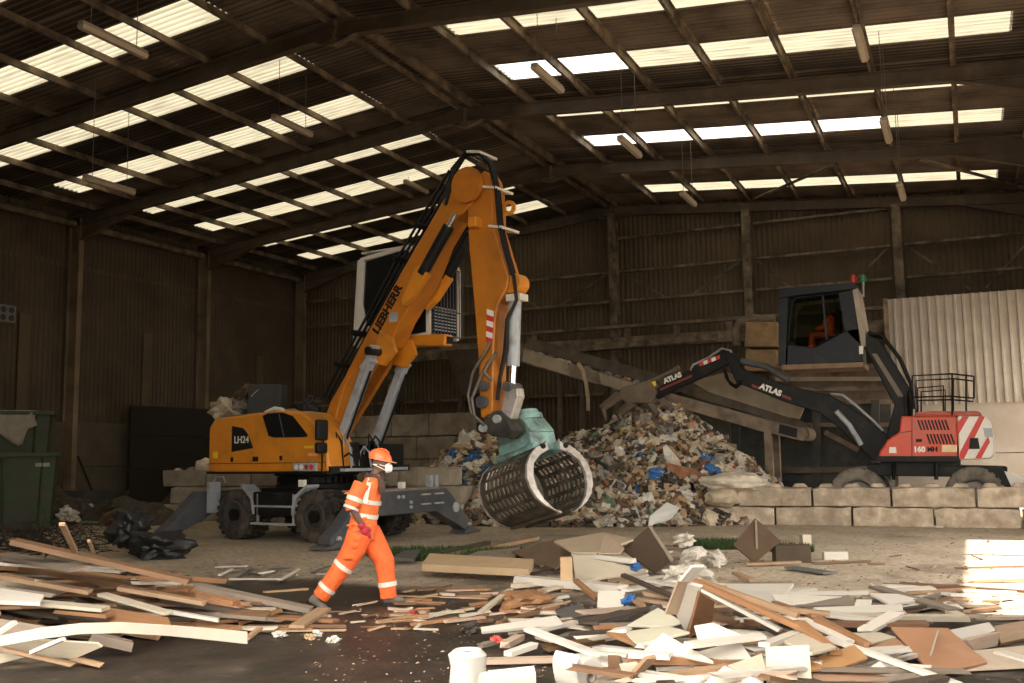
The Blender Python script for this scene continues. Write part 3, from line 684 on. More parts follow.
# left block wall behind the orange machine
b2 = empty('block_barrier', (-19.5, 22.0, 0)); tag(b2, 'three-course wall of old concrete blocks behind the orange machine', 'barrier')
mo = [block_mesh(1.5, .75, .47, block_d, 50+i) for i in range(3)]
for c in range(3):
    for k in range(6): link('concrete_block', mo[(c+k) % 3], b2, loc=(-1.05+k*1.53+(.5 if c == 1 else 0)*.6, .2+k*.1, c*.48), bevel=.025, rot=(0, 0, .06))
b3 = empty('block_barrier', (onY(420, 470, 31.5).x, 31.5, 0)); tag(b3, 'tall dim wall of big concrete blocks between the boom and the waste heap', 'barrier')
mb = [block_mesh(1.55, .78, .8, block_d, 60+i) for i in range(3)]
for c in range(4):
    for k in range(5): link('concrete_block', mb[(c+k) % 3], b3, loc=(-5.4+k*1.57+(.5 if c % 2 else 0), 0, c*.82), bevel=.02)

# ================================================================ RED HANDLER
YA = 25.3
def pz(pix, Y, root): return [((p := onY(u, v, Y)).x-root.location.x, p.z) for u, v in pix]
red = M('machine_red', (.56, .055, .02), .45, 0, .08, 3, dirt=(.34, .09, .05), ds=1.6, dt=.66)
rcx = onY(915, 460, YA).x
rm = empty('material_handler', (rcx, YA, 0)); tag(rm, 'red and black wheeled material handler with black cab behind the low block wall', 'excavator')
def rp(pix, y0, y1, mat, name, parent=None, bevel=.0, Y=None):
    return MB().prxz(pz(pix, (Y or YA)+0, rm), y0, y1).build(name, mat, parent or rm, None, bevel)
rb = rp([(877, 459), (880, 451), (887, 440), (899, 432), (901, 416), (957, 416), (958, 459)], 0, 2.2, red, 'engine_cover', bevel=.04)
rp([(876, 456), (959, 456), (959, 461.5), (876, 461.5)], -.02, 2.2, black, 'skirt', rb)
cw = rp([(957, 416), (986, 416), (991, 421), (995, 440), (995, 453), (991, 459), (959, 460)], -.01, 2.2, whites, 'counterweight', bevel=.05)
def stripe(pix): rp(pix, -.025, .0, redp, 'hazard_stripe', cw)
stripe([(957, 423), (963, 416.5), (969, 416.5), (957.5, 436)]); stripe([(979, 416.5), (985, 416.5), (964, 459), (959, 459), (960, 452)]); stripe([(988, 436), (990, 442), (981, 458.5), (975, 458.5)])
rp([(970, 438), (978, 438), (980, 449), (969, 449)], -.04, 0, black, 'lamp_recess', cw); rp([(983, 428), (992, 428), (993, 437), (985, 437)], -.03, 0, lgrey, 'plate', cw)
for row, (x0, n, v0, v1) in enumerate(((917, 9, 420, 430), (926, 8, 434, 444))):
    for i in range(n):
        u = x0+i*3.4; rp([(u, v0), (u+1.9, v0), (u+5.4, v1), (u+3.5, v1)], -.012, .01, black, 'vent_slot', rb)
rp([(916, 439), (922, 439), (922, 442), (916, 442)], -.02, 0, black, 'door_latch', rb)
rp([(942, 445), (957, 445), (957, 452), (942, 452)], -.008, 0, M('sticker_cream', (.7, .55, .3), .5), 'sticker', rb)
rp([(889.5, 447), (896, 447), (896.5, 453), (889, 453)], -.008, 0, whites, 'sticker', rb)
MB().beam(*[V((p[0], -.006, p[1])) for p in pz([(912, 417), (912, 456)], YA, rm)], .02, .012).build('seam', black, rb)
MB().beam(*[V((p[0], -.006, p[1])) for p in pz([(900, 433), (912, 431)], YA, rm)], .02, .012).build('seam', black, rb)
p = pz([(923, 449.5)], YA, rm)[0]; text('lettering', '160', .17, whites, rb, frame4((p[0]-.08, -.012, p[1]), (1, 0, 0), (0, 0, 1), (0, -1, 0)), bold=.01)
p = pz([(931.5, 449.5)], YA, rm)[0]; text('lettering', 'MH', .15, black, rb, frame4((p[0]+.02, -.012, p[1]), (1, 0, 0), (0, 0, 1), (0, -1, 0)), bold=.008)
rp([(913, 416), (915, 412), (930, 410.5), (980, 411), (983, 416)], .25, 2.0, M('hood_red', (.52, .13, .09), .6, 0, .1), 'hood', rb, bevel=.05)
# hand rails on the hood
def rail(name, ps, Y=0.1, r=.022): MB().tube([V((q[0], Y, q[1])) for q in pz(ps, YA, rm)], r, 6).build(name, black, rm, 60)
for Y in (.1, 1.9):
    rail('hand_rail', [(912, 416), (912, 375.5), (952, 373.5), (974, 376)], Y); rail('hand_rail', [(912, 397), (950, 396), (974, 398)], Y); rail('rail_post', [(974, 376), (974, 398)], Y)
    rail('rail_post', [(952, 374), (952, 415)], Y); rail('rail_post', [(966, 374), (966, 411)], Y)
    rail('hand_rail', [(917, 412), (917, 387), (943, 385), (943, 411)], Y+.25)
for v in (373.5, 396): MB().tube([V((pz([(974, v+2)], YA, rm)[0][0], y, pz([(974, v+2)], YA, rm)[0][1])) for y in (.1, 1.9)], .02, 6).build('hand_rail', lgrey, rm, 60)
# undercarriage
ch = rp([(866, 464), (1008, 467), (1008, 478), (866, 476)], .35, 1.9, black, 'chassis', bevel=.02)
rp([(880, 460), (960, 460), (960, 466), (880, 466)], .3, 1.8, black, 'slew_ring')
rp([(985, 468), (1003, 468), (1012, 488), (985, 490)], .1, 2.1, black, 'dozer_blade'); rp([(1004, 471), (1024, 478), (1024, 496), (1008, 492)], .15, 2.1, whites, 'blade_edge')
xw = [onY(857, 480, YA).x-rcx, onY(974, 480, YA).x-rcx]
wheels(rm, xw, (.13, .48, 1.75, 2.05), .64, .3, M('rim_grey', (.22, .2, .18), .6, 0, .2, 5), M('tyre_dusty', (.1, .088, .074), .9, 0, .25, 6, dirt=(.24, .2, .16), ds=3, dt=.5))
for u in (893, 936): rail('support', [(u, 463), (u, 480)], .2, .05)
# cab lift arm
ARM = [(858, 338), (868, 333), (878, 338), (908, 386), (912, 398), (905, 425), (893, 437), (884, 440), (887, 425), (893, 405), (866, 352)]
arm = rp(ARM, .5, .85, black, 'cab_lift_arm', bevel=.03)
rp([(870, 352), (875, 352), (903, 396), (897, 396)], .46, .5, M('arm_cover', (.16, .13, .10), .7), 'arm_panel', arm)
for j in range(3):
    MB().tube([V((q[0], .45+.2*j, q[1]+.05)) for q in pz([(866, 333), (880, 335), (898, 358), (910, 385), (913, 410)], YA, rm)], .05, 7).build('hose', hosem, arm, 60)
rail('hose', [(908, 390), (910, 420)], .4, .05); rail('hose', [(904, 395), (906, 422)], .35, .04)
# cab
def tinted(name, col, a):
    m = bpy.data.materials.new(name); m.use_nodes = True; nt = m.node_tree; N = nt.nodes; N.clear(); L = nt.links
    o = N.new('ShaderNodeOutputMaterial'); t = N.new('ShaderNodeBsdfTransparent'); g = N.new('ShaderNodeBsdfDiffuse'); mx = N.new('ShaderNodeMixShader')
    t.inputs[0].default_value = (*col, 1); g.inputs[0].default_value = (.03, .03, .028, 1); mx.inputs[0].default_value = a
    L.new(t.outputs[0], mx.inputs[1]); L.new(g.outputs[0], mx.inputs[2]); L.new(mx.outputs[0], o.inputs[0]); return m
paneg = tinted('cab_pane', (.38, .4, .33), .06)
navy = M('cab_navy', (.011, .013, .017), .45, 0, .15, 4, dirt=(.04, .035, .03), ds=2, dt=.7, spec=.2)
CB = [(778, 292), (782, 287), (845, 281), (853, 290), (858, 325), (860, 360), (785, 364)]
WN = [(788, 305), (793, 298), (835, 293), (839, 318), (843, 327), (812, 343), (798, 346), (786, 338)]
y0, y1 = .35, 1.55
cabr = rp([(785, 343), (812, 346), (846, 328), (858, 326), (861, 361), (784, 365)], y0, y1, navy, 'cab', bevel=.03)
rp([(776, 290), (781, 286), (854, 281), (855, 287), (793, 294), (776, 297)], y0-.05, y1+.05, navy, 'cab_roof', cabr, bevel=.02)
rp([(776, 292), (786, 292), (783, 364), (776, 364)], y0, y1, navy, 'rear_panel', cabr)
rp([(837, 291), (855, 287), (861, 330), (861, 345), (843, 328)], y0, y0+.06, navy, 'door_panel', cabr); rp([(837, 291), (855, 287), (861, 330), (861, 345), (843, 328)], y1-.06, y1, navy, 'door_panel', cabr)
rp([(851, 288), (856, 286), (864, 330), (864, 345), (860, 345)], y0-.02, y1+.02, M('pale_dust_paint', (.34, .29, .24), .8, 0, .15), 'front_frame', cabr)
for yy in (y0+.02, y1-.02): MB().add([(x, yy, z) for x, z in pz(WN, YA, rm)], [tuple(range(len(WN)))]).build('window_pane', paneg, cabr)
for pr_ in ([(786, 340), (790, 300), (794, 296), (836, 291)], ): MB().tube([V((q[0], y0, q[1])) for q in pz(pr_, YA, rm)], .035, 6).build('window_frame', navy, cabr, 60)
MB().beam(*[V((q[0], y0, q[1])) for q in pz([(821, 294), (825, 338)], YA, rm)], .06, .05).build('window_bar', navy, cabr)
rp([(858, 345), (862, 345), (862, 353), (858, 353)], y0-.1, y0, whites, 'lamp', cabr)
for u, c in ((851, redp), (861, M('beacon_green', (.03, .22, .08), .4))):
    q = pz([(u, 277)], YA, rm)[0]; MB().lathe([(.001, .16), (.06, .13), (.075, .05), (.075, -.03), (.001, -.03)], (q[0], .6, q[1]), 'Z', 14).build('beacon', c, cabr, 50)
    MB().tube([(q[0], .6, q[1]-.02), (q[0]-.02, .6, q[1]-.4)], .025, 6).build('beacon_stalk', lgrey, cabr)
rp([(780, 364), (862, 361), (862, 366), (780, 369)], .3, 1.7, M('rust_edge', (.2, .13, .08), .8, 0, .2), 'cab_base', cabr)
# boom, stick and grapple
BM = [(716, 352), (724, 349), (735, 366), (780, 383), (825, 393), (850, 408), (884, 434), (890, 445), (880, 462), (868, 460), (835, 428), (815, 412), (775, 399), (728, 380)]
bm_ = rp(BM, .95, 1.3, black, 'boom', bevel=.025)
dred = M('trim_darkred', (.16, .025, .015), .6)
q0, q1 = pz([(761.5, 386.5), (780, 393.5)], YA+.95, rm); d2 = V(q1)-V(q0); d2.normalize(); mid = (V(q0)+V(q1))/2
text('lettering', 'ATLAS', .2, whites, bm_, frame4((mid[0], .93, mid[1]), (d2[0], 0, d2[1]), (-d2[1], 0, d2[0]), (0, -1, 0)), bold=.012)
rp([(752, 384), (759, 386.5), (759, 389.5), (752, 387)], .93, .95, dred, 'trim_stripe', bm_, Y=YA+.95); rp([(782, 394), (791, 397.5), (791, 400.5), (782, 397)], .93, .95, dred, 'trim_stripe', bm_, Y=YA+.95)
for y in (.85, 1.4): MB().tube([V((q[0], y, q[1])) for q in pz([(832, 410), (845, 424), (858, 445)], YA, rm)], .07, 10).build('boom_cylinder', lgrey, bm_, 50)
for k, P in enumerate(((736, 362), (770, 376), (800, 384)), ): pass
MB().tube([V((q[0], 1.0, q[1])) for q in pz([(733, 358), (760, 364), (782, 378)], YA, rm)], .09, 10).build('stick_cylinder', greym, bm_, 50)
MB().tube([V((q[0], .9, q[1])) for q in pz([(826, 392), (838, 393), (850, 402), (868, 418), (880, 430)], YA, rm)], .035, 6).build('pipe', lgrey, bm_, 50)
SK = [(644, 388), (660, 377), (700, 356), (714, 346), (723, 349), (722, 360), (700, 371), (660, 390), (646, 397)]
sk = rp(SK, .98, 1.27, black, 'stick', bevel=.02)
q0, q1 = pz([(665.5, 381), (680, 375)], YA+.98, rm); d2 = V(q1)-V(q0); d2.normalize(); mid = (V(q0)+V(q1))/2
text('lettering', 'ATLAS', .18, whites, sk, frame4((mid[0], .96, mid[1]), (d2[0], 0, d2[1]), (-d2[1], 0, d2[0]), (0, -1, 0)), bold=.012)
rp([(645, 384.5), (655.5, 381), (656.5, 386), (646, 389)], .95, .98, yels, 'sticker', sk, Y=YA+.98)
for i in range(5):
    u = 699.5+i*4; rp([(u, 363-i*1.6), (u+4, 361.4-i*1.6), (u+4.6, 365-i*1.6), (u+.6, 366.6-i*1.6)], .95, .98, redp if i % 2 == 0 else whites, 'hazard_stripe', sk, Y=YA+.98)
rp([(660, 388.5), (692, 374.5), (692, 377), (660, 391)], .96, .98, dred, 'trim_stripe', sk, Y=YA+.98)
dustm = M('dusty_steel', (.15, .115, .082), .8, 0, .2, 4, dirt=(.12, .09, .065), ds=3)
MB().tube([V((q[0], 1.1, q[1])) for q in pz([(668, 364), (650, 374), (622, 386)], YA, rm)], .06, 8).build('tilt_cylinder', dustm, sk, 50)
MB().tube([V((q[0], 1.0, q[1])) for q in pz([(681, 368), (683, 362), (700, 354), (713, 345), (722, 347), (724, 358)], YA, rm)], .03, 6).build('pipe', lgrey, sk, 60)
for j in range(4): MB().tube([V((q[0], .9+j*.05, q[1])) for q in pz([(716, 366), (718+j, 376+j*2), (727, 383+j), (734+j, 378)], YA, rm)], .025, 6).build('hose', hosem, sk, 60)
gp = rp([(612, 385), (640, 378), (648, 390), (640, 402), (618, 402), (606, 396)], .85, 1.45, dustm, 'grapple', bevel=.05)
random.seed(3)
for i, (u0, v0, u1, v1) in enumerate(((610, 394, 596, 420), (622, 400, 612, 426), (634, 400, 634, 424), (640, 396, 652, 416))):
    y = .8+.22*i; ps = pz([(u0, v0), ((u0+u1)/2+(-10 if i < 2 else 9), (v0+v1)/2), (u1, v1)], YA, rm)
    MB().tube([V((q[0], y, q[1])) for q in ps], [.16, .13, .04], 6).build('tine', dustm, gp)

# operator inside the red machine's cab: seated, orange hi-vis
hivis = M('hi_vis_orange', (.78, .125, .025), .75, 0, .2, 9, dirt=(.5, .09, .03), ds=6, dt=.68, bump=.5, bs=22); skin = M('skin_dark', (.12, .065, .045), .55, 0, .05)
reflect = M('reflective_tape', (.62, .58, .5), .4, .1, .05)
def remesh(b, name, mat, parent, vox, smooth=True):
    o = b.build(name, mat, parent); r = o.modifiers.new('fuse', 'REMESH'); r.mode = 'VOXEL'; r.voxel_size = vox; r.use_smooth_shade = smooth
    s = o.modifiers.new('soft', 'SMOOTH'); s.factor = .5; s.iterations = 3; return o
q = onY(829, 335, YA+.9); op = empty('person', (q.x, YA+.95, q.z-.5)); tag(op, 'machine operator in orange high-visibility clothes seated inside the black cab', 'person')
b = MB(); b.loft([((0, 0, .45), (.14, 0, 0), (0, .17, 0)), ((.02, 0, .7), (.12, 0, 0), (0, .19, 0)), ((.03, 0, .95), (.11, 0, 0), (0, .2, 0)), ((.02, 0, 1.02), (.06, 0, 0), (0, .08, 0)), ((0, 0, 1.08), (.055, 0, 0), (0, .055, 0))])
b.loft([((-.02, 0, 1.08), (.05, 0, 0), (0, .05, 0)), ((-.02, 0, 1.14), (.1, 0, 0), (0, .08, 0)), ((-.02, 0, 1.23), (.11, 0, 0), (0, .085, 0)), ((-.02, 0, 1.32), (.06, 0, 0), (0, .05, 0))])
for sg in (-1, 1):
    b.tube([(.02, sg*.19, .93), (-.08, sg*.23, .7), (-.3, sg*.2, .66), (-.38, sg*.2, .7)], [.07, .06, .045, .04], 10)
    b.tube([(0, sg*.1, .48), (-.42, sg*.13, .52), (-.46, sg*.13, .1), (-.55, sg*.13, .05)], [.09, .075, .05, .045], 10)
bo = remesh(b, 'body', skin, op, .02)
b = MB(); b.loft([((0, 0, .46), (.16, 0, 0), (0, .19, 0)), ((.02, 0, .7), (.14, 0, 0), (0, .21, 0)), ((.03, 0, .95), (.13, 0, 0), (0, .22, 0)), ((.02, 0, 1.03), (.08, 0, 0), (0, .1, 0))])
for sg in (-1, 1): b.tube([(.02, sg*.19, .93), (-.08, sg*.23, .7), (-.3, sg*.2, .66)], [.085, .075, .06], 10); b.tube([(0, sg*.1, .48), (-.42, sg*.13, .52), (-.46, sg*.13, .1)], [.105, .09, .07], 10)
remesh(b, 'overalls', hivis, op, .02); MB().box((-.11, -.08, .82), (.02, .1, .12)).build('reflective_patch', reflect, op)
st_ = MB(); st_.box((.08, 0, .36), (.5, .5, .12)); st_.box((.26, 0, .75), (.12, .48, .8)); st_.build('seat', black, cabr, bevel=.04); st_o = COL.objects[-1] if False else None
for o_ in list(cabr.children):
    if o_.name.startswith('seat'): o_.location = op.location - rm.location

# ================================================================ CONVEYOR AND SORTING PLANT
YC = 27.6
cv = empty('conveyor', (onY(660, 400, YC).x, YC, 0)); tag(cv, 'long dusty conveyor sloping down from upper left to a rounded lower end', 'conveyor')
rust = M('dusty_rust_steel', (.23, .175, .125), .85, 0, .25, 3, dirt=(.11, .08, .055), ds=1.6, dt=.52, dw=.12, bump=.2)
rustd = M('dark_rust_steel', (.085, .065, .048), .85, 0, .3, 3, dirt=(.15, .115, .08), ds=2, dt=.6)
beige = M('dusty_beige_plate', (.36, .29, .21), .85, 0, .15, 2.5, dirt=(.22, .17, .12), ds=1.4, dt=.58)
def cp(pix, y0, y1, mat, name, root=cv, parent=None, Y=YC, bevel=0):
    P = [((p := onY(u, v, Y)).x-root.location.x, p.z) for u, v in pix]; return MB().prxz(P, y0, y1).build(name, mat, parent or root, None, bevel)
sp = cp([(512, 345), (560, 360), (640, 385), (760, 418), (806, 429), (808, 434), (803, 441), (760, 431), (640, 396), (560, 374), (512, 360)], -.06, .06, rust, 'side_panel', bevel=.01)
cp([(525, 350), (568, 362), (571, 376), (523, 361)], -.09, -.06, beige, 'patch_plate', parent=sp); cp([(600, 373), (640, 385), (640, 396), (602, 384)], -.09, -.06, beige, 'patch_plate', parent=sp)
cp([(512, 333), (560, 347), (600, 358), (650, 373), (690, 387), (806, 424), (806, 432), (690, 396), (600, 370), (512, 345)], 1.1, 1.2, rustd, 'side_panel')
cp([(512, 346), (640, 386), (806, 430), (806, 433), (640, 389), (512, 350)], .06, 1.1, M('belt_rubber', (.05, .042, .035), .9, 0, .3, 4, dirt=(.14, .11, .08), ds=2.5, dt=.5), 'belt')
p = onY(803, 434, YC); MB().cyl((p.x-cv.location.x, -.05, p.z), (p.x-cv.location.x, 1.15, p.z), .19, 20).build('end_roller', dustm, cv, 50)
cp([(780, 424), (798, 429), (797, 438), (779, 433)], -.075, -.06, black, 'roller_slot', parent=sp)
for i in range(9): 
    u = 530+i*30; v = 362+(u-530)*.285; q = onY(u, v-4, YC); MB().cyl((q.x-cv.location.x, .06, q.z-.1), (q.x-cv.location.x, 1.1, q.z-.1), .07, 10).build('roller', black, cv, 50)
for u in (679, 768):
    a, c = onY(u, 402 if u < 700 else 430, YC), onY(u, 470, YC); MB().beam((a.x-cv.location.x, .0, 0), (a.x-cv.location.x, .0, a.z), .2, .2).build('leg', rust, cv)
    MB().beam((a.x-cv.location.x, 1.15, 0), (a.x-cv.location.x, 1.15, a.z), .2, .2).build('leg', rust, cv)
for (u0, v0, u1, v1) in ((684, 415, 715, 436), (684, 436, 728, 437)): MB().beam(*[V((q.x-cv.location.x, .05, q.z)) for q in (onY(u0, v0, YC), onY(u1, v1, YC))], .1, .12).build('leg_brace', rust, cv)
for u in (552, 575, 600): a = onY(u, 372+(u-552)*.28, YC); MB().beam((a.x-cv.location.x, .6, 0), (a.x-cv.location.x, .6, a.z), .1, .12).build('leg', rustd, cv)
cp([(680, 379), (716, 369), (745, 377), (800, 400), (792, 418), (760, 412), (700, 391)], 1.25, 1.33, beige, 'hopper_side', bevel=.01)
# strap hanging from the conveyor
sb_ = MB(); P = [onY(u, v, YC-.08) for u, v in ((578, 363), (583, 371), (586, 384), (588, 398), (588, 410))]
for i in range(len(P)-1): sb_.beam(P[i], P[i+1]+(P[i+1]-P[i])*.05, .02, .11, up=(1, 0, 0))
tag(sb_.build('strap', M('webbing', (.38, .3, .2), .9)), 'frayed tan strap dangling from the conveyor edge', 'strap')
# small waste riding on the belt
random.seed(12); 
# sorting plant behind the red machine
YS = 30.2
pl = empty('sorting_plant', (onY(800, 440, YS).x, YS, 0)); tag(pl, 'dusty steel sorting plant with dark hopper panels behind the black cab', 'machine')
dkg = M('hopper_green_black', (.035, .04, .036), .7, 0, .25, 3, dirt=(.1, .08, .06), ds=1.8, dt=.6)
def sp_(pix, y0, y1, mat, name, parent=None, bevel=0): return cp(pix, y0, y1, mat, name, pl, parent, YS, bevel)
sp_([(738, 404), (890, 404), (890, 496), (738, 496)], .3, 2.2, dkg, 'hopper')
up2 = sp_([(770, 366), (892, 364), (892, 404), (776, 404)], .2, 2.2, rust, 'upper_frame')
for v in (366, 379, 389, 402, 425): sp_([(775, v-2), (893, v-2.5), (893, v+1.5), (775, v+2)], .05, .2, rust if v != 379 else beige, 'rail', up2)
for u in (735, 816, 875): sp_([(u-4, 400), (u+4, 400), (u+4, 499), (u-4, 499)], .0, .25, dkg, 'post')
for (u0, v0, u1, v1) in ((824, 432, 858, 450), (720, 440, 742, 470)): MB().beam(*[V((q.x-pl.location.x, .15, q.z)) for q in (onY(u0, v0, YS), onY(u1, v1, YS))], .1, .14).build('brace', rust, pl)
sp_([(730, 468), (890, 466), (890, 472), (730, 474)], -.05, .25, rustd, 'sill')
ybx = M('tank_ochre', (.34, .22, .10), .8, 0, .2, 3, dirt=(.16, .11, .07), ds=2, dt=.55)
for (v0, v1) in ((321, 346), (349, 371)): sp_([(744, v0), (776, v0), (776, v1), (743, v1)], .2, 1.4, ybx, 'tank_section', bevel=.03)
MB().tube([V((q.x-pl.location.x, .5, q.z)) for q in (onY(u, v, YS) for u, v in ((772, 317), (750, 317), (736, 321), (732, 330), (733, 344)))], .14, 10).build('duct', rust, pl, 60)
sp_([(688, 392), (742, 410), (742, 450), (716, 448), (700, 425)], .6, .7, M('chute_plate', (.17, .17, .13), .8, 0, .2, 3, dirt=(.1, .08, .06), ds=2), 'chute')
for (u0, u1) in ((455, 475), (478, 500)): pass
# dark feed hopper on legs behind the stick
fh = empty('feed_hopper', (onY(470, 420, 32).x, 32.0, 0)); tag(fh, 'dark feed hopper on steel legs behind the orange stick', 'hopper')
cp([(443, 347), (497, 344), (500, 392), (462, 396)], 0, 1.8, rustd, 'hopper_body', fh, None, 32, .03)
cp([(440, 345), (498, 342), (498, 348), (441, 351)], -.06, 1.9, rust, 'hopper_rim', fh, None, 32)
for u in (458, 496):
    a = onY(u, 390, 32); MB().beam((a.x-fh.location.x, .2, 0), (a.x-fh.location.x, .2, a.z), .16, .16).build('leg', rustd, fh); MB().beam((a.x-fh.location.x, 1.6, 0), (a.x-fh.location.x, 1.6, a.z), .16, .16).build('leg', rustd, fh)

# ================================================================ THE WALKING WORKER
WS = 85.5; wc = onZ(352, 606); WRZ = YAW
pw = empty('person', wc, WRZ); tag(pw, 'worker in orange high-visibility suit and helmet walking right with a white dust mask', 'person')
def Lp(u, v, y=0): return V(((u-352)/WS, y, (606-v)/WS))
def limb(b, pts, rs, n=14, asp=1.0):
    """elliptic tube through pts; rs = (half width in the walking plane)"""
    k = len(pts); secs = []
    for i, p in enumerate(pts):
        t = (pts[min(i+1, k-1)]-pts[max(i-1, 0)]).normalized(); s = V((0, 1, 0)); s = (s-t*s.dot(t)).normalized(); a = s.cross(t)
        secs.append((p, a*rs[i], s*rs[i]*asp))
    b.loft(secs, n); return b
NR, FR = -.1, .1           # near / far leg planes
def hand(b, wrist, d, side, s=1.0):
    """palm, four fingers of unequal length and a thumb, relaxed curl"""
    d = d.normalized(); f = V((1, 0, 0)); f = (f-d*f.dot(d)).normalized(); y = V((0, 1, 0))
    palm = wrist+d*.05; limb(b, [wrist, wrist+d*.04, wrist+d*.085], [.03, .042, .04], 10, .62)
    for i, L in enumerate((.075, .085, .08, .062)):
        o = wrist+d*.08 + f*(.03-.02*i); m_ = o+d*L*.55+y*side*.008; e = o+d*L*.9+y*side*.022 - f*.012
        b.tube([o-d*.02, m_, e, e+d*L*.12-f*.012+y*side*.01], [.0105, .0105, .0095, .006], 7)
    t0 = wrist+d*.03+f*.03; b.tube([t0-f*.01, t0+f*.028+d*.025, t0+f*.036+d*.06], [.014, .0125, .009], 7)
# body: one continuous figure under the clothes
sh_n, el_n, wr_n = Lp(363, 486, -.19), Lp(354.5, 508, -.235), Lp(364.5, 527.5, -.2)
sh_f, el_f, wr_f = Lp(370, 486, .19), Lp(362, 507, .24), Lp(366, 526, .2)
hip = Lp(363, 530); 
b = MB()
b.loft([(Lp(363, 536), (.12, 0, 0), (0, .16, 0)), (Lp(363, 522), (.12, 0, 0), (0, .155, 0)), (Lp(367, 502), (.125, 0, .01), (0, .17, 0)), (Lp(369.5, 487), (.11, 0, .02), (0, .19, 0)), (Lp(372.5, 480.5), (.07, 0, .01), (0, .1, 0)), (Lp(376, 474), (.058, 0, 0), (0, .058, 0)), (Lp(378, 470), (.056, 0, 0), (0, .056, 0))], 16)
hc_ = Lp(380.5, 467)
b.loft([(hc_+V((-.005, 0, -.1)), (.06, 0, .02), (0, .05, 0)), (hc_+V((.012, 0, -.085)), (.085, 0, .02), (0, .062, 0)), (hc_+V((.004, 0, -.03)), (.1, 0, 0), (0, .075, 0)), (hc_+V((0, 0, .04)), (.1, 0, 0), (0, .078, 0)), (hc_+V((-.005, 0, .1)), (.075, 0, 0), (0, .06, 0)), (hc_+V((-.005, 0, .125)), (.03, 0, 0), (0, .025, 0))], 16)
b.tube([hc_+V((.09, 0, .005)), hc_+V((.118, 0, -.035)), hc_+V((.09, 0, -.045))], [.012, .017, .012], 8)      # nose
for sg in (-1, 1):
    b.loft([(hc_+V((-.012, sg*.07, -.03)), (.016, 0, 0), (0, .012, 0)), (hc_+V((-.016, sg*.083, 0)), (.022, 0, 0), (0, .01, 0)), (hc_+V((-.014, sg*.078, .03)), (.016, 0, 0), (0, .01, 0))], 8)   # ears
for (s0, e0, w0, side) in ((sh_n, el_n, wr_n, 1), (sh_f, el_f, wr_f, -1)):
    limb(b, [s0, s0+(e0-s0)*.5, e0, e0+(w0-e0)*.35, w0], [.06, .056, .048, .044, .03], 12); hand(b, w0, w0-e0, side)
kn_n, an_n = Lp(344.5, 566, NR), Lp(321, 596, NR); kn_f, an_f = Lp(383, 564, FR), Lp(387, 597, FR)
for (k0, a0, y) in ((kn_n, an_n, NR), (kn_f, an_f, FR)):
    limb(b, [Lp(363, 532, y), (Lp(363, 532, y)+k0)/2, k0, k0+(a0-k0)*.3, a0], [.1, .088, .06, .06, .042], 12)
body_o = remesh(b, 'body', skin, pw, .011)
for sg in (-1, 1): MB().lathe([(.001, 0), (.011, .004), (.012, .01), (.001, .012)], hc_+V((.078, sg*.034, .0)), 'X', 10).build('eye', whites, body_o, 60)
# trousers
tr = MB(); tr.loft([(Lp(363, 523), (.155, 0, 0), (0, .185, 0)), (Lp(363, 532), (.165, 0, 0), (0, .195, 0)), (Lp(363, 542), (.15, 0, 0), (0, .18, 0))], 16)
limb(tr, [Lp(361, 534, NR), Lp(355, 550, NR), Lp(345, 566, NR), Lp(334, 580, NR), Lp(325, 592, NR), Lp(322, 596, NR)], [.15, .138, .118, .105, .1, .095], 16)
limb(tr, [Lp(366, 534, FR), Lp(375, 550, FR), Lp(383, 564, FR), Lp(385, 580, FR), Lp(386.5, 594, FR), Lp(387, 600, FR)], [.15, .14, .12, .105, .098, .1], 16)
random.seed(4)
for (a, c, r0) in ((Lp(361, 540, NR-.05), Lp(349, 562, NR-.05), .1), (Lp(345, 566, NR), Lp(323, 593, NR), .085), (Lp(372, 545, FR), Lp(384, 568, FR), .09), (Lp(384, 570, FR), Lp(387, 598, FR), .075)):   # cloth folds
    for i in range(5):
        t = random.random(); p = a+(c-a)*t; tr.tube([p+V((-.09, -.05, .03*random.uniform(-1, 1))), p+V((0, -r0, random.uniform(-.03, .03))), p+V((.09, -.03, .03*random.uniform(-1, 1)))], [.012, .03, .012], 6)
trousers = remesh(tr, 'trousers', hivis, pw, .011)
# jacket with sleeves rolled to the elbow
jk = MB(); jk.loft([(Lp(362, 531), (.172, 0, .03), (0, .2, 0)), (Lp(363, 522), (.162, 0, .02), (0, .192, 0)), (Lp(366.5, 505), (.158, 0, .02), (0, .2, 0)), (Lp(369, 492), (.145, 0, .03), (0, .215, 0)), (Lp(371, 484), (.115, 0, .02), (0, .17, 0)), (Lp(373, 478), (.075, 0, .01), (0, .085, 0))], 18)
for (s0, e0) in ((sh_n, el_n), (sh_f, el_f)): limb(jk, [s0+V((.01, 0, .01)), s0+(e0-s0)*.5, e0, e0+V((.01, 0, -.03))], [.095, .092, .086, .08], 14)
for i in range(9):
    p = Lp(random.uniform(352, 374), random.uniform(492, 526), 0); jk.tube([p+V((-.07, -.17, -.02)), p+V((0, -.195, random.uniform(-.02, .03))), p+V((.07, -.16, .02))], [.01, .022, .01], 6)
jacket = remesh(jk, 'jacket', M('hi_vis_jacket', (.80, .15, .033), .7, 0, .2, 10, bump=.5, bs=24), pw, .011)
def band(c, ax, ra, rb, h, parent, n=22):
    ax = ax.normalized(); s = V((0, 1, 0)); s = (s-ax*s.dot(ax)).normalized(); a = s.cross(ax)
    q = MB(); q.loft([(c-ax*h/2, a*ra, s*rb), (c+ax*h/2, a*ra, s*rb)], n, False); return q.build('reflective_band', reflect, parent, 60)
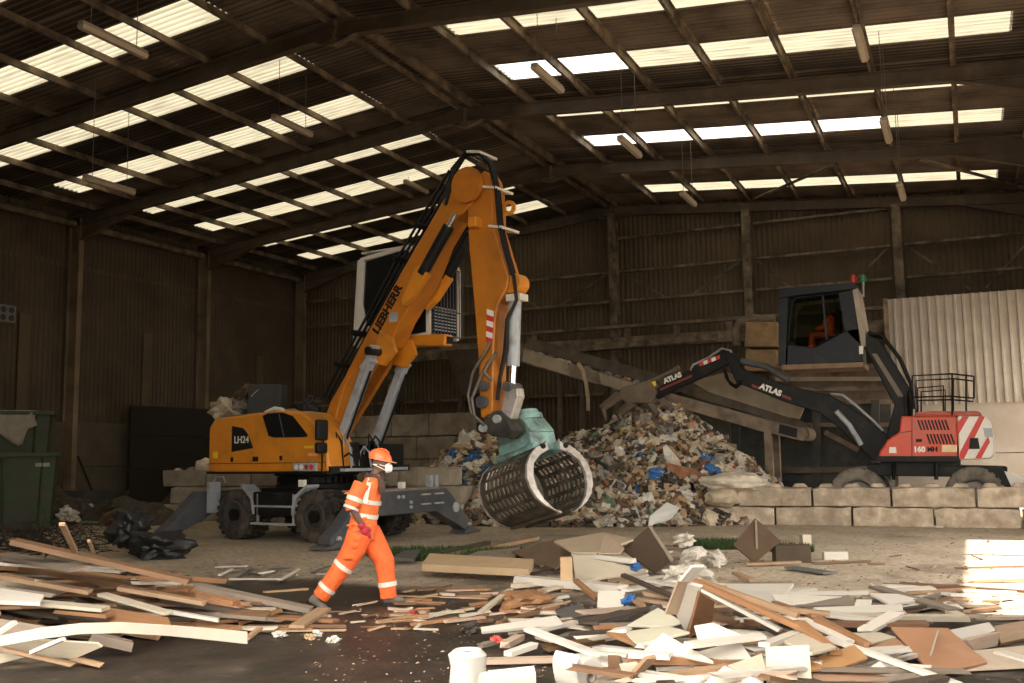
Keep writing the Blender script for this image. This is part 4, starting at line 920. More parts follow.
band(Lp(345, 566, NR)+V((.0, 0, 0)), kn_n-an_n, .128, .128, .05, trousers); band(Lp(329, 586.5, NR), kn_n-an_n, .112, .112, .05, trousers); band(Lp(386, 586, FR), kn_f-an_f, .113, .113, .055, trousers)
up0 = Lp(369, 492)-Lp(363, 522)
band(Lp(364, 517), up0, .168, .203, .05, jacket); band(Lp(367, 503.5), up0, .168, .212, .05, jacket)
band(el_n+(sh_n-el_n)*.32, sh_n-el_n, .098, .098, .05, jacket); band(el_n+(sh_n-el_n)*-.05, sh_n-el_n, .093, .093, .03, jacket)
vb = MB(); vp = [Lp(367.5, 505, -.218), Lp(369, 495, -.222), Lp(370.5, 487, -.19), Lp(371.5, 481.5, -.12), Lp(371, 480, -.06)]
for i in range(len(vp)-1): vb.beam(vp[i], vp[i+1], .012, .055, up=(1, 0, 0))
vb.build('reflective_band', reflect, jacket)
# helmet, mask, scarf, gloves, boots
hh = MB(); hh.loft([(hc_+V((-.004, 0, z)), (a, 0, -.03*(a/.135)), (0, bb, 0)) for z, a, bb in ((.045, .137, .112), (.07, .137, .112), (.105, .128, .105), (.14, .105, .087), (.165, .065, .055), (.175, .02, .02))], 22)
hel = hh.build('helmet', M('helmet_orange', (.95, .16, .045), .35, 0, .05), pw, 50)
br = MB(); br.loft([(hc_+V((.02, 0, .038)), (.165, 0, -.035), (0, .118, 0)), (hc_+V((.02, 0, .048)), (.165, 0, -.035), (0, .118, 0))], 22); br.build('brim', MATS['helmet_orange'], hel, 50)
for y in (-.045, 0, .045): MB().tube([hc_+V((x, y, z)) for x, z in ((-.1, .13), (-.05, .168), (0, .178), (.05, .165), (.095, .125))], .01, 6).build('rib', MATS['helmet_orange'], hel, 60)
pk = MB(); pk.loft([(hc_+V((.13, 0, .018)), (.055, 0, -.012), (0, .085, 0)), (hc_+V((.13, 0, .026)), (.055, 0, -.012), (0, .085, 0))], 18); pk.build('peak', M('peak_tan', (.45, .33, .2), .4), hel, 50)
mk = MB(); mk.loft([(hc_+V((.06, 0, -.04)), (0, 0, .07), (0, .068, 0)), (hc_+V((.1, 0, -.045)), (0, 0, .062), (0, .055, 0)), (hc_+V((.13, 0, -.05)), (0, 0, .038), (0, .032, 0)), (hc_+V((.138, 0, -.052)), (0, 0, .012), (0, .012, 0))], 16)
mask = mk.build('dust_mask', M('mask_white', (.85, .83, .8), .8, 0, .04), pw, 60)
for dz in (.0, -.05): MB().tube([hc_+V((.07, -.066, -.03+dz)), hc_+V((0, -.085, -.01+dz*.6)), hc_+V((-.09, -.055, 0))], .005, 5).build('strap', whites, mask)
sc = MB(); ang = [i/12*2*math.pi for i in range(13)]
sc.tube([Lp(374.5, 480)+V((.085*math.cos(a), .09*math.sin(a), -.025*math.cos(a)+.01*math.sin(3*a))) for a in ang], .032, 8)
sc.tube([Lp(380, 480, -.06), Lp(382.5, 487, -.09), Lp(383, 493, -.1), Lp(381.5, 498, -.1)], [.03, .045, .04, .012], 8)
remesh(sc, 'scarf', M('scarf_dark', (.06, .035, .03), .9, 0, .5, 25), pw, .011)
for (w0, e0, side, nm) in ((wr_n, el_n, 1, 'glove'), (wr_f, el_f, -1, 'glove')):
    g = MB(); d = (w0-e0).normalized(); limb(g, [w0-d*.035, w0+d*.01], [.042, .036], 12); hand(g, w0, d, side)
    o = remesh(g, nm, M('glove_red', (.36, .02, .035), .7, 0, .2, 20), pw, .007); 
    dm = o.modifiers.new('puff', 'DISPLACE'); dm.strength = .006; dm.mid_level = 0
bm2 = M('boot_grey', (.13, .11, .095), .8, 0, .2, 15)
def boot(an, tilt, name='boot'):
    R = Matrix.Rotation(tilt, 3, 'Y'); q = MB()
    q.loft([(an+R @ V((x, 0, z)), R @ V((0, 0, h)), (0, w_, 0)) for x, z, h, w_ in ((-.075, -.05, .02, .02), (-.065, -.045, .05, .042), (0, -.04, .058, .048), (.08, -.055, .045, .052), (.15, -.065, .034, .05), (.19, -.072, .018, .03))], 12)
    q.tube([an+R @ V((0, 0, -.03)), an+R @ V((-.005, 0, .06))], [.055, .06], 12)
    o = remesh(q, name, bm2, pw, .01); so = MB(); so.prxz([(-.08, -.11), (.19, -.11), (.2, -.09), (-.085, -.09)], -.05, .05); so.v = [an+R @ p for p in so.v]; so.build('sole', black, o); return o
boot(an_n+V((-.02, 0, 0)), .5); boot(Lp(387.5, 597, FR)+V((0, 0, -.0)), -.04)

# ================================================================ LEFT SIDE: BINS, RUBBLE, DARK BOARDS
ging = M('bin_green', (.035, .06, .028), .7, 0, .25, 3, dirt=(.06, .05, .035), ds=2.5, dt=.55)
def bin_(name, c, w_, d_, h_, label, z0=0, group='green containers'):
    r = empty(name, (c.x, c.y, z0), .8); tag(r, label, 'container', group)
    b = MB(); t = .06; f0, f1 = .86, 1.0
    def ring(f, z): return [(-w_/2*f, -d_/2*f, z), (w_/2*f, -d_/2*f, z), (w_/2*f, d_/2*f, z), (-w_/2*f, d_/2*f, z)]
    A, B, C, D = ring(f0, .1), ring(f1, h_), ring(f1*.93, h_), ring(f0*.9, .2)
    b.add(A+B+C+D, [(3, 2, 1, 0)] + [(i, (i+1) % 4, 4+(i+1) % 4, 4+i) for i in range(4)] + [(4+i, 4+(i+1) % 4, 8+(i+1) % 4, 8+i) for i in range(4)] + [(8+i, 8+(i+1) % 4, 12+(i+1) % 4, 12+i) for i in range(4)] + [(12, 13, 14, 15)])
    b.build('tub', ging, r, bevel=.015)
    e = MB(); 
    for (a, c_) in (((-w_/2-.05, -d_/2-.05), (w_/2+.05, -d_/2-.05)), ((w_/2+.05, -d_/2-.05), (w_/2+.05, d_/2+.05)), ((-w_/2-.05, d_/2+.05), (w_/2+.05, d_/2+.05)), ((-w_/2-.05, -d_/2-.05), (-w_/2-.05, d_/2+.05))): e.beam((*a, h_), (*c_, h_), .12, .1)
    e.build('rim', ging, r, bevel=.01)
    for x in (-w_*.3, 0, w_*.3): MB().beam((x*.86, -d_/2*.88, .2), (x, -d_/2*1.0-.0, h_-.08), .05, .06).build('rib', ging, r)
    for x in (-1, 1):
        for y in (-1, 1): MB().cyl((x*w_*.36-.04, y*d_*.33, .09), (x*w_*.36+.04, y*d_*.33, .09), .09, 12).build('castor', black, r)
    return r
c = onZ(14, 533); r_ = bin_('waste_container', V((c.x-.1, c.y+.3, 0)), 1.5, 1.1, 1.9, 'tall green waste container standing at the left edge of the picture')
MB().box((.45, -.56, 1.65), (.32, .02, .09)).build('sticker', M('sticker_faded', (.3, .3, .22), .6), r_)
r2 = bin_('waste_container', V((c.x-1.6, c.y+1.2, 0)), 1.7, 1.1, 3.0, 'taller green container behind, with a pale cloth over its rim')
# cloth over the rim
cl = MB(); P = []; R2 = Matrix.Rotation(.8, 3, 'Z')
for i in range(9):
    for j in range(9):
        lx = -.35+i*.11; drop = (.95 if i < 6 else .6)*(1-.35*abs(i-4)/4)
        if j < 3: q = V((lx, -.35-.13*j, 3.07))
        else: q = V((lx+.03*math.sin(j), -.64-.035*math.sin(i*1.9+j*.4), 3.07-drop*(j-2)/6))
        P.append(r2.location + R2 @ q)
cl.add(P, [(i*9+j, i*9+j+1, i*9+j+10, i*9+j+9) for i in range(8) for j in range(8)])
o = cl.build('cloth', M('cloth_pale', (.30, .26, .2), .9, 0, .15, 6), None, 60); o.modifiers.new('thick', 'SOLIDIFY').thickness = .015; tag(o, 'pale dirty cloth draped over the rim of the green container', 'cloth')
# trough by the steel column
c = onZ(90, 517); tr_ = empty('trough', (c.x, c.y, 0), .3); tag(tr_, 'low dark steel trough standing below the steel column', 'trough')
b = MB(); b.prxz([(-.85, .12), (.85, .12), (1.0, .8), (.92, .8), (.8, .2), (-.8, .2), (-.92, .8), (-1.0, .8)], -.5, .5); b.prxz([(-.85, .12), (.85, .12), (.97, .78), (-.97, .78)], -.54, -.5); b.prxz([(-.85, .12), (.85, .12), (.97, .78), (-.97, .78)], .5, .54); b.build('tub', dkg, tr_)
MB().beam((-1.0, -.54, .8), (1.0, -.54, .8), .08, .08).build('rim', dkg, tr_)
for x in (-.7, .7): MB().box((x, 0, .06), (.15, .9, .12)).build('skid', dkg, tr_)
# dark boards against the left wall
dk = M('dark_board', (.020, .014, .010), .8, 0, .25, 3); xw_ = XL+.1
db = empty('board_screen', (xw_, onX(170, 480, xw_).y, 0)); tag(db, 'wide near-black board screen against the left wall', 'screen')
ya, yb = onX(129, 450, xw_).y-db.location.y, onX(222, 450, xw_).y-db.location.y; zz = [onX(170, v, xw_).z for v in (407, 436, 468, 498)]
for k in range(3): MB().box((0, (ya+yb)/2, (zz[k]+zz[k+1])/2 if k < 2 else zz[2]/2), (.1+.02*k, yb-ya, (zz[k]-zz[k+1])-.02 if k < 2 else zz[2]-.02)).build('board', dk, db)
# pole leaning on the column
a, c_ = onX(78, 450, XL+.15), onZ(95, 511); c_.x = max(c_.x, XL+.4); tag(MB().tube([V((XL+.1, onX(78, 452, XL+.1).y, 1.9)), V((XL+1.0, onX(93, 490, XL+.6).y, .02))], .04, 8).build('pole', black, None, 60), 'thin dark pole leaning by the steel column', 'pole')
# safety sign on the wall
xs = XW+.08; sg_ = empty('wall_sign', (xs, onX(3, 313, xs).y, onX(3, 313, xs).z)); tag(sg_, 'small white safety sign with round pictograms on the left wall', 'sign')
MB().box((0, 0, 0), (.02, .95, .56)).build('plate', M('sign_white', (.2, .18, .15), .6), sg_)
for y in (-.3, .0, .3):
    for z in (-.13, .13): MB().cyl((.01, y, z), (.022, y, z), .1, 18).build('pictogram', M('sign_ink', (.03, .03, .04), .6), sg_)
# ---- mound helper
def mound(name, cx, cy, rx, ry, h, mat, label, cat, seed, n=26, rough=.25, fr=1.2, kind='stuff', peak=1.0):
    b = MB(); off = V((seed*7.3, seed*3.1, 0))
    for j in range(n+1):
        for i in range(n+1):
            x, y = -1+2*i/n, -1+2*j/n; r = math.sqrt(x*x+y*y)
            zz_ = max(0, (1-r))**peak*h; p = V((x*rx, y*ry, 0)); nn = mnoise.fractal(p*fr+off, 1, 2.2, 5)
            zz_ = zz_ + (nn*rough*min(1, zz_*3)) - .02
            b.v.append(V((p.x+mnoise.noise(p*1.1+off)*.25, p.y+mnoise.noise(p*1.1-off)*.25, max(-.05, zz_))))
    b.f = [(j*(n+1)+i, j*(n+1)+i+1, (j+1)*(n+1)+i+1, (j+1)*(n+1)+i) for j in range(n) for i in range(n)]
    o = b.build(name, mat, None, loc=(cx, cy, 0)); tag(o, label, cat, None, kind); return o
soil = M('waste_soil', (.17, .13, .09), .95, 0, .4, 5, dirt=(.05, .038, .028), ds=7, dt=.5, bump=.8, bs=18)
soild = M('dark_rubble', (.09, .07, .05), .95, 0, .4, 6, dirt=(.035, .027, .02), ds=8, dt=.5, bump=.8, bs=18)
c = onZ(52, 522); mound('rubbish_mound', c.x, c.y, 2.2, 1.5, .95, soild, 'dim rubbish mound beside the green containers', 'mound', 3, 30, .35, 1.6)
c = onZ(110, 524); mound('rubbish_mound', c.x, c.y+.6, 2.4, 1.3, .75, soild, 'low rubbish mound below the dark boards', 'mound', 5, 30, .3, 1.7)
mound('debris_heap', -20.6, 25.6, 4.2, 2.6, 3.0, soild, 'debris heap piled behind the orange machine', 'heap', 9, 40, .5, 1.0)
# brush of dark twigs at the left edge
random.seed(21); b = MB(); c = onZ(22, 548)
for i in range(420):
    p = c+V((random.gauss(0, 1.1), random.gauss(0, .8), 0)); hh = max(.05, .75-.35*abs(p.x-c.x)); p.z = random.uniform(0, hh*.7)
    d = V((random.gauss(0, 1), random.gauss(0, 1), random.gauss(.1, .5))).normalized()*random.uniform(.2, .7); m_ = p+d*.5+V((0, 0, random.uniform(-.08, .1)))
    e = p+d; e.z = max(.01, e.z); m_.z = max(.01, m_.z); b.tube([p, m_, e], [.012, .009, .004], 4, False)
tag(b.build('brushwood', M('twig_dark', (.035, .026, .02), .9, 0, .3)), 'tangle of dark brushwood at the left edge', 'brushwood', None, 'stuff')

# ================================================================ WASTE HEAP
HB = [(-8.0, 27.4, 3.2, 2.1, 2.6), (-13.0, 25.8, 2.35, 1.7, 1.9), (-10.2, 24.6, 1.9, 2.3, 1.7), (-7.2, 25.0, 1.7, 1.6, 1.3), (-5.6, 26.2, 1.5, 1.1, 1.5), (-10.5, 27.5, 2.3, 2.2, 2)]
def heap_h(x, y):
    s = 0
    for cx, cy, h, sx, sy in HB: s += (h*math.exp(-((x-cx)/sx)**2*.7-((y-cy)/sy)**2*.7))**3
    return max(0, s**(1/3)-.22)
def heap_n(x, y):
    e = .15; return V((heap_h(x-e, y)-heap_h(x+e, y), heap_h(x, y-e)-heap_h(x, y+e), 2*e)).normalized()
b = MB(); n = 110; X0, X1, Y0h, Y1h = -16, -3.6, 21, 32
for j in range(n+1):
    for i in range(n+1):
        x, y = X0+(X1-X0)*i/n, Y0h+(Y1h-Y0h)*j/n; h = heap_h(x, y); p = V((x, y, 0))
        h2 = h + (mnoise.fractal(p*1.6, 1, 2, 5)*.22 + mnoise.noise(p*5)*.06)*min(1, h*3) - .02
        b.v.append(V((x+mnoise.noise(p*3)*.06, y, max(-.04, h2))))
b.f = [(j*(n+1)+i, j*(n+1)+i+1, (j+1)*(n+1)+i+1, (j+1)*(n+1)+i) for j in range(n) for i in range(n)]
tag(b.build('waste_heap', soil), 'big heap of mixed waste in the middle of the shed', 'heap', None, 'stuff')
PAL = dict(
  white=M('scrap_white', (.56, .52, .46), .75, 0, .12, 6, dirt=(.4, .34, .27), ds=5, dt=.62, rnd=.18),
  cream=M('scrap_cream', (.55, .46, .34), .8, 0, .12, 6, dirt=(.34, .27, .19), ds=5, dt=.62, rnd=.2),
  tan=M('scrap_tan', (.42, .28, .16), .8, 0, .2, 6, dirt=(.25, .17, .1), ds=4, dt=.6, rnd=.25),
  brown=M('scrap_brown', (.2, .12, .07), .8, 0, .25, 6, dirt=(.1, .065, .04), ds=4, dt=.58, rnd=.3),
  dark=M('scrap_dark', (.05, .042, .036), .75, 0, .3, 6, dirt=(.12, .1, .08), ds=4, dt=.62, rnd=.4),
  grey=M('scrap_grey', (.26, .24, .21), .8, 0, .2, 6, dirt=(.14, .12, .1), ds=4, dt=.6, rnd=.3),
  green=M('scrap_green', (.12, .19, .11), .7, 0, .2, 6, rnd=.35), blue=M('scrap_blue', (.03, .13, .36), .55, 0, .15, 6, rnd=.3),
  red=M('scrap_red', (.4, .06, .05), .6, 0, .2, 6, rnd=.3), yellow=M('scrap_yellow', (.62, .38, .09), .7, 0, .15, 6, rnd=.2),
  rust=M('scrap_rust', (.26, .11, .05), .85, 0, .25, 5, dirt=(.14, .06, .03), ds=4, dt=.55, rnd=.2))
def crumple(r, seed, n=2, k=.45, flat=.7, ridge=False):
    bm = bmesh.new(); bmesh.ops.create_icosphere(bm, subdivisions=n, radius=r); o = V((seed*1.7, seed*.9, 3))
    for v in bm.verts:
        d = v.co.normalized(); f = 1+k*mnoise.fractal(d*1.5+o, 1, 2, 4)+(.25*abs(mnoise.noise(d*4+o)) if not ridge else .75*abs(mnoise.noise(d*2.6+o))+.3*abs(mnoise.noise(d*6-o))-.25); v.co *= f; v.co.z *= flat
    b = MB(); b.v = [v.co.copy() for v in bm.verts]; b.f = [tuple(v.index for v in f.verts) for f in bm.faces]; bm.free(); return b
def scrap_sheet(w_, l_, t, seed, wave=.06):
    random.seed(seed); b = MB(); n = 4; P = []; Q = []
    for i in range(n+1):
        for j in range(3):
            x = (-.5+i/n)*l_; y = (-.5+j/2)*w_
            if i in (0, n): x += random.uniform(-.12, .12)*l_
            if j in (0, 2): y += random.uniform(-.1, .1)*w_
            z = mnoise.noise(V((x*2, y*2, seed)))*wave*2; P.append((x, y, z)); Q.append((x, y, z-t))
    m_ = len(P); FF = []
    for i in range(n):
        for j in range(2): a = i*3+j; FF.append((a, a+1, a+4, a+3)); FF.append((m_+a+3, m_+a+4, m_+a+1, m_+a))
    ed = [i*3 for i in range(n+1)] + [n*3+1] + [i*3+2 for i in range(n, -1, -1)] + [1]
    for a, c in zip(ed, ed[1:]+ed[:1]): FF.append((a, c, m_+c, m_+a))
    return b.add(P+Q, FF)
def splinter(l_, w_, t, seed):
    random.seed(seed); b = MB(); P = []
    for x in (-.5, 0, .5):
        for y, z in ((-.5, -.5), (.5, -.5), (.5, .5), (-.5, .5)):
            P.append((x*l_+(random.uniform(-.08, .08)*l_ if x else 0), y*w_*random.uniform(.7, 1), z*t+(.03*l_*random.uniform(-1, 1) if x == 0 else 0)))
    return b.add(P, [(3, 2, 1, 0), (8, 9, 10, 11)] + [(4*i+j, 4*i+(j+1) % 4, 4*i+4+(j+1) % 4, 4*i+4+j) for i in range(2) for j in range(4)])
# small scraps, past counting: one stuff object for each colour
random.seed(77)
def heap_pt():
    while True:
        x, y = random.uniform(-15.5, -4), random.uniform(21.2, 28.5); h = heap_h(x, y)
        if h > .03 and heap_n(x, y).y < .35: return V((x, y, h))
for key, cnt in (('white', 900), ('cream', 1100), ('tan', 900), ('brown', 1400), ('dark', 1600), ('grey', 1000), ('green', 160), ('blue', 80), ('red', 90), ('rust', 400)):
    b = MB()
    for i in range(cnt):
        p = heap_pt(); nr = heap_n(p.x, p.y); p += nr*random.uniform(-.02, .1); s = random.uniform(.05, .2 if key in ('white', 'cream', 'tan') else .16)
        q = (nr+V((random.gauss(0, .5), random.gauss(0, .5), random.gauss(0, .3)))).to_track_quat('Z', 'Y').to_matrix() @ Matrix.Rotation(random.uniform(0, 6.3), 3, 'Z')
        if random.random() < .45:
            P = [(-s, -s*.6, 0), (s*.9, -s*.5, s*.3), (s, s*.7, -s*.1), (-s*.8, s*.5, s*.35), (0, 0, s*.5)]; FF = [(0, 1, 4), (1, 2, 4), (2, 3, 4), (3, 0, 4), (3, 2, 1, 0)]
        else:
            P = [(x*s*1.6, y*s*.35, z*s*.25) for x in (-1, 1) for y in (-1, 1) for z in (-1, 1)]; FF = [(0, 1, 3, 2), (4, 6, 7, 5), (0, 4, 5, 1), (2, 3, 7, 6), (0, 2, 6, 4), (1, 5, 7, 3)]
        b.add([p + q @ V(v) for v in P], FF)
    tag(b.build('waste_scraps', PAL[key]), 'small %s scraps scattered through the waste heap' % key, 'scraps', None, 'stuff')
# larger pieces one can pick out
KIND = []
bagm = [crumple(.2, i, 3, .55, .6, True) for i in range(6)]; lump = [crumple(.17, 20+i, 2, .35, .8) for i in range(6)]
CN = dict(white='white', cream='cream', tan='tan', brown='brown', dark='black', grey='grey', green='green', blue='blue', red='red', yellow='yellow', rust='rusty')
CACHE = {}
def scrap(kind, key, i):
    k = (kind, key, i % 5)
    if k not in CACHE:
        j = i % 5
        if kind == 'plastic_bag': b = bagm[j]
        elif kind == 'rubble_lump': b = lump[j]
        elif kind == 'cardboard_sheet': b = scrap_sheet(.42, .6, .02, 100+j)
        elif kind == 'wood_offcut': b = splinter(.8, .11, .05, 200+j)
        elif kind == 'pipe_piece': b = MB().tube([(-.4, 0, 0), (0, 0, .03), (.4, .02, 0)], .045, 10)
        elif kind == 'broken_crate':
            b = MB(); 
            for y in (-.2, .2): b.box((0, y, 0), (.5, .02, .28))
            for x in (-.25, .25): b.box((x, 0, 0), (.02, .4, .28))
            b.box((0, 0, -.13), (.5, .4, .02))
        CACHE[k] = b.mesh(kind, PAL[key], 60 if kind == 'pipe_piece' else 28 if kind == 'plastic_bag' else None)
    return CACHE[k]
def place_scrap(kind, key, i, p, nr, label, group, sc=1.0):
    o = link(kind, scrap(kind, key, i)); o.location = p; o.scale = (sc, sc, sc)
    q = (nr+V((random.gauss(0, .3), random.gauss(0, .3), 0))).to_track_quat('Z', 'Y') @ Matrix.Rotation(random.uniform(0, 6.3), 3, 'Z').to_quaternion(); o.rotation_euler = q.to_euler()
    tag(o, label, {'plastic_bag': 'bag', 'rubble_lump': 'rubble', 'cardboard_sheet': 'cardboard', 'wood_offcut': 'wood', 'pipe_piece': 'pipe', 'broken_crate': 'crate'}[kind], group); return o
LBL = dict(plastic_bag='crumpled %s plastic bag in the waste heap', rubble_lump='%s lump of rubble in the waste heap', cardboard_sheet='bent %s sheet lying on the waste heap', wood_offcut='%s wood offcut sticking out of the waste heap', pipe_piece='short %s pipe on the waste heap', broken_crate='broken %s crate in the waste heap')
random.seed(31)
mixl = [('plastic_bag', 'white', 34), ('plastic_bag', 'cream', 22), ('plastic_bag', 'grey', 12), ('plastic_bag', 'dark', 14), ('plastic_bag', 'blue', 7), ('plastic_bag', 'green', 5), ('rubble_lump', 'cream', 16), ('rubble_lump', 'grey', 16), ('cardboard_sheet', 'tan', 20), ('cardboard_sheet', 'cream', 18), ('cardboard_sheet', 'white', 14), ('cardboard_sheet', 'brown', 14), ('cardboard_sheet', 'dark', 8), ('wood_offcut', 'tan', 22), ('wood_offcut', 'brown', 26), ('wood_offcut', 'cream', 14), ('pipe_piece', 'dark', 5), ('pipe_piece', 'white', 4), ('broken_crate', 'dark', 4), ('broken_crate', 'green', 2)]
for kind, key, cnt in mixl:
    for i in range(cnt):
        p = heap_pt(); nr = heap_n(p.x, p.y)
        place_scrap(kind, key, i, p+nr*.08, nr, LBL[kind] % CN[key], '%s %s pieces on the waste heap' % (CN[key], kind.replace('_', ' ')), random.uniform(.7, 1.25))
def on_heap(u, v):
    """first point of the view ray that meets the heap"""
    d = ray(u, v); t = 15.0
    while t < 45:
        p = O+d*t
        if p.z < heap_h(p.x, p.y): return p
        t += .05
    return onZ(u, v)
def hs(kind, key, i, u, v, sc, label):
    p = on_heap(u, v); return place_scrap(kind, key, i, p+V((0, -.06, .04)), heap_n(p.x, p.y)+V((0, -.4, 0)), label, None, sc)
hs('plastic_bag', 'blue', 0, 452, 458, 1.3, 'bright blue plastic bag at the left end of the waste heap'); hs('plastic_bag', 'blue', 1, 475, 460, 1.1, 'blue plastic bag left of the grab'); hs('plastic_bag', 'blue', 2, 484, 474, .9, 'small blue bag just left of the grab shell')
hs('plastic_bag', 'blue', 3, 712, 473, 1.1, 'blue bag beside the white mattress'); hs('plastic_bag', 'white', 1, 466, 445, 1.8, 'large white plastic bag on top of the left lobe of the heap'); hs('plastic_bag', 'white', 2, 640, 448, 1.3, 'white plastic bag below the yellow cardboard')
hs('cardboard_sheet', 'yellow', 0, 621, 443, 1.6, 'yellowish cardboard sheet in the middle of the heap'); hs('cardboard_sheet', 'yellow', 1, 594, 470, 1.2, 'yellow-brown cardboard right of the grab'); hs('plastic_bag', 'yellow', 2, 572, 517, .8, 'small yellow bag at the foot of the heap')
hs('plastic_bag', 'green', 0, 608, 507, 1.0, 'green bag at the foot of the heap'); hs('broken_crate', 'white', 0, 618, 491, .75, 'small white box low on the heap'); hs('plastic_bag', 'white', 3, 648, 502, 1.0, 'white carrier bag near the grey panel')
p = on_heap(472, 451); tag(MB().tube([p+V((-.55, -.1, .12)), p+V((.5, .05, .02))], .1, 12).build('cardboard_tube', PAL['tan'], None, 60), 'thick brown cardboard tube on the left of the waste heap', 'tube')
p = on_heap(672, 458); nr = heap_n(p.x, p.y)
def slab(name, pix, D, t, mat, label, cat, grp=None):
    P = [atD(u, v, d) for (u, v), d in zip(pix, D)]; nn = (P[1]-P[0]).cross(P[2]-P[0]).normalized(); nn = nn if nn.dot(FW) > 0 else -nn
    b = MB(); k = len(P); b.add(P+[q+nn*t for q in P], [tuple(range(k))[::-1], tuple(range(k, 2*k))]+[(i, (i+1) % k, k+(i+1) % k, k+i) for i in range(k)]); return tag(b.build(name, mat), label, cat, grp)
dp = lambda u, v: (on_heap(u, v)-O).dot(FW)-.1
slab('window_frame', [(663, 447), (667, 445), (683, 464), (682, 469), (664, 455)], [dp(673, 462)]*5, .05, PAL['white'], 'white broken frame leaning on the right of the heap', 'frame')
slab('sheet', [(664, 462), (690, 468), (708, 476), (706, 486), (680, 482)], [dp(685, 480)]*5, .04, PAL['rust'], 'rusty brown sheet left of the white mattress', 'sheet')
slab('panel', [(649, 526), (650, 516), (667, 502), (680, 508), (671, 519)], [21.0, 21.2, 21.9, 21.9, 21.4], .03, M('panel_palegrey', (.52, .51, .49), .6, 0, .06), 'pale grey bent panel leaning on the foot of the heap', 'panel')
# mattress slumped over the end of the block wall
mt = crumple(.5, 91, 4, .25, .42); mt.v = [V((p.x*1.5, p.y*1.0, p.z)) for p in mt.v]; q = onY(735, 488, 23.9)
tag(mt.build('mattress', M('mattress_white', (.66, .6, .5), .9, 0, .15, 4, dirt=(.42, .34, .25), ds=3, dt=.58), None, 60, loc=(q.x, 23.85, .98)), 'dirty white mattress slumped over the left end of the low block wall', 'mattress')
tag(crumple(.4, 95, 3, .3, .5).build('sack', PAL['cream'], None, 60, loc=(onY(722, 505, 23.5).x, 23.6, .62)), 'beige sack squeezed below the white mattress', 'sack')
# scraps on the conveyor
random.seed(14)
for i in range(14):
    u = 530+i*9.5+random.uniform(-3, 3); v = 351+(u-530)*.285; p = onY(u, v, YC+.25); key = random.choice(('cream', 'white', 'brown', 'grey', 'tan'))
    place_scrap(random.choice(('plastic_bag', 'rubble_lump')), key, i, p+V((0, .15, -.05)), V((0, 0, 1)), '%s scrap riding on the conveyor belt' % CN[key], 'scraps on the conveyor', random.uniform(.45, .8))
# junk behind the orange machine's hood
ht = 3.0
def junk(kind, key, i, u, v, sc, label): return place_scrap(kind, key, i, onY(u, v, 24.4), V((0, 0, 1)), label, None, sc)
bx_ = MB(); q = onY(268, 402, 24.6); bx_.box((0, 0, 0), (1.05, .6, 1.05)); bx_.box((.42, -.31, 0), (.2, .06, 1.0)); tag(bx_.build('cabinet', M('cabinet_grey', (.05, .052, .056), .6, 0, .15), None, bevel=.02, loc=q, rot=(0, 0, .35)), 'grey metal cabinet on the pile behind the orange hood', 'cabinet')
junk('plastic_bag', 'cream', 0, 228, 411, 2.6, 'dirty cream sack left of the grey cabinet'); junk('plastic_bag', 'grey', 1, 241, 407, 1.8, 'grey rag beside the cream sack'); junk('plastic_bag', 'red', 2, 236, 403, .8, 'small red rag on top of the pile behind the hood')
junk('plastic_bag', 'brown', 3, 246, 392, 1.6, 'brown rag on the very top of the pile'); junk('cardboard_sheet', 'tan', 4, 291, 409, 1.6, 'tan board right of the grey cabinet'); junk('cardboard_sheet', 'cream', 1, 258, 391, 1.1, 'pale sheet lying on the grey cabinet'); junk('plastic_bag', 'dark', 3, 309, 406, 1.8, 'black bag on the pile beside the boom')
for i, (u, v, k) in enumerate(((205, 466, 'cream'), (192, 471, 'grey'), (178, 473, 'cream'))):
    q = onY(u, v, 22.4); place_scrap('rubble_lump', k, i, q, V((0, 0, 1)), ('rubble lump on the left block wall nearest the orange machine', 'grey rubble lump on the left block wall', 'rubble lump near the left end of the block wall')[i], None, 1.5 if i == 0 else .9)
# litter round the bins
random.seed(61)
for i in range(26):
    u, v = random.uniform(38, 118), random.uniform(514, 532); p = onZ(u, v); key = random.choice(('grey', 'brown', 'dark', 'green', 'white')); kd = random.choice(('plastic_bag', 'wood_offcut', 'cardboard_sheet'))
    p.z = random.uniform(.12, .45); place_scrap(kd, key, i, p, V((0, 0, 1)), '%s %s in the dim litter by the trough' % (CN[key], kd.replace('_', ' ')), 'litter by the trough', random.uniform(.7, 1.3))

# ================================================================ BOARDS AND LOOSE DEBRIS
def wood(name, col, rough=.7, **k): return M(name, col, rough, 0, k.pop('var', .18), k.pop('vs', 2.2), stretch=(1.2, 9, 9), rnd=k.pop('rnd', .18), **k)
WD = dict(
  white=wood('board_white', (.60, .555, .495), .55, var=.05, dirt=(.5, .43, .36), ds=1.6, dt=.68, dw=.08), cream=wood('board_cream', (.50, .435, .34), .6, var=.07, dirt=(.42, .34, .25), ds=1.5, dt=.66, dw=.1),
  tan=wood('wood_tan', (.34, .215, .125), .7), brown=wood('wood_brown', (.15, .078, .038), .65), dark=wood('wood_dark', (.055, .037, .026), .7), grey=wood('wood_grey', (.19, .15, .115), .8),
  pink=wood('wood_pink', (.45, .33, .25), .7, var=.1), red=wood('wood_redbrown', (.29, .15, .082), .55, var=.12), slate=wood('board_slate', (.10, .095, .09), .6, var=.1), orange=wood('wood_orange', (.26, .128, .058), .7))
WC = dict(white='white-painted', cream='cream', tan='tan', brown='brown', dark='dark brown', grey='weathered', pink='pale pinkish', red='red-brown', slate='slate grey', orange='orange-brown')
_pc = [0]
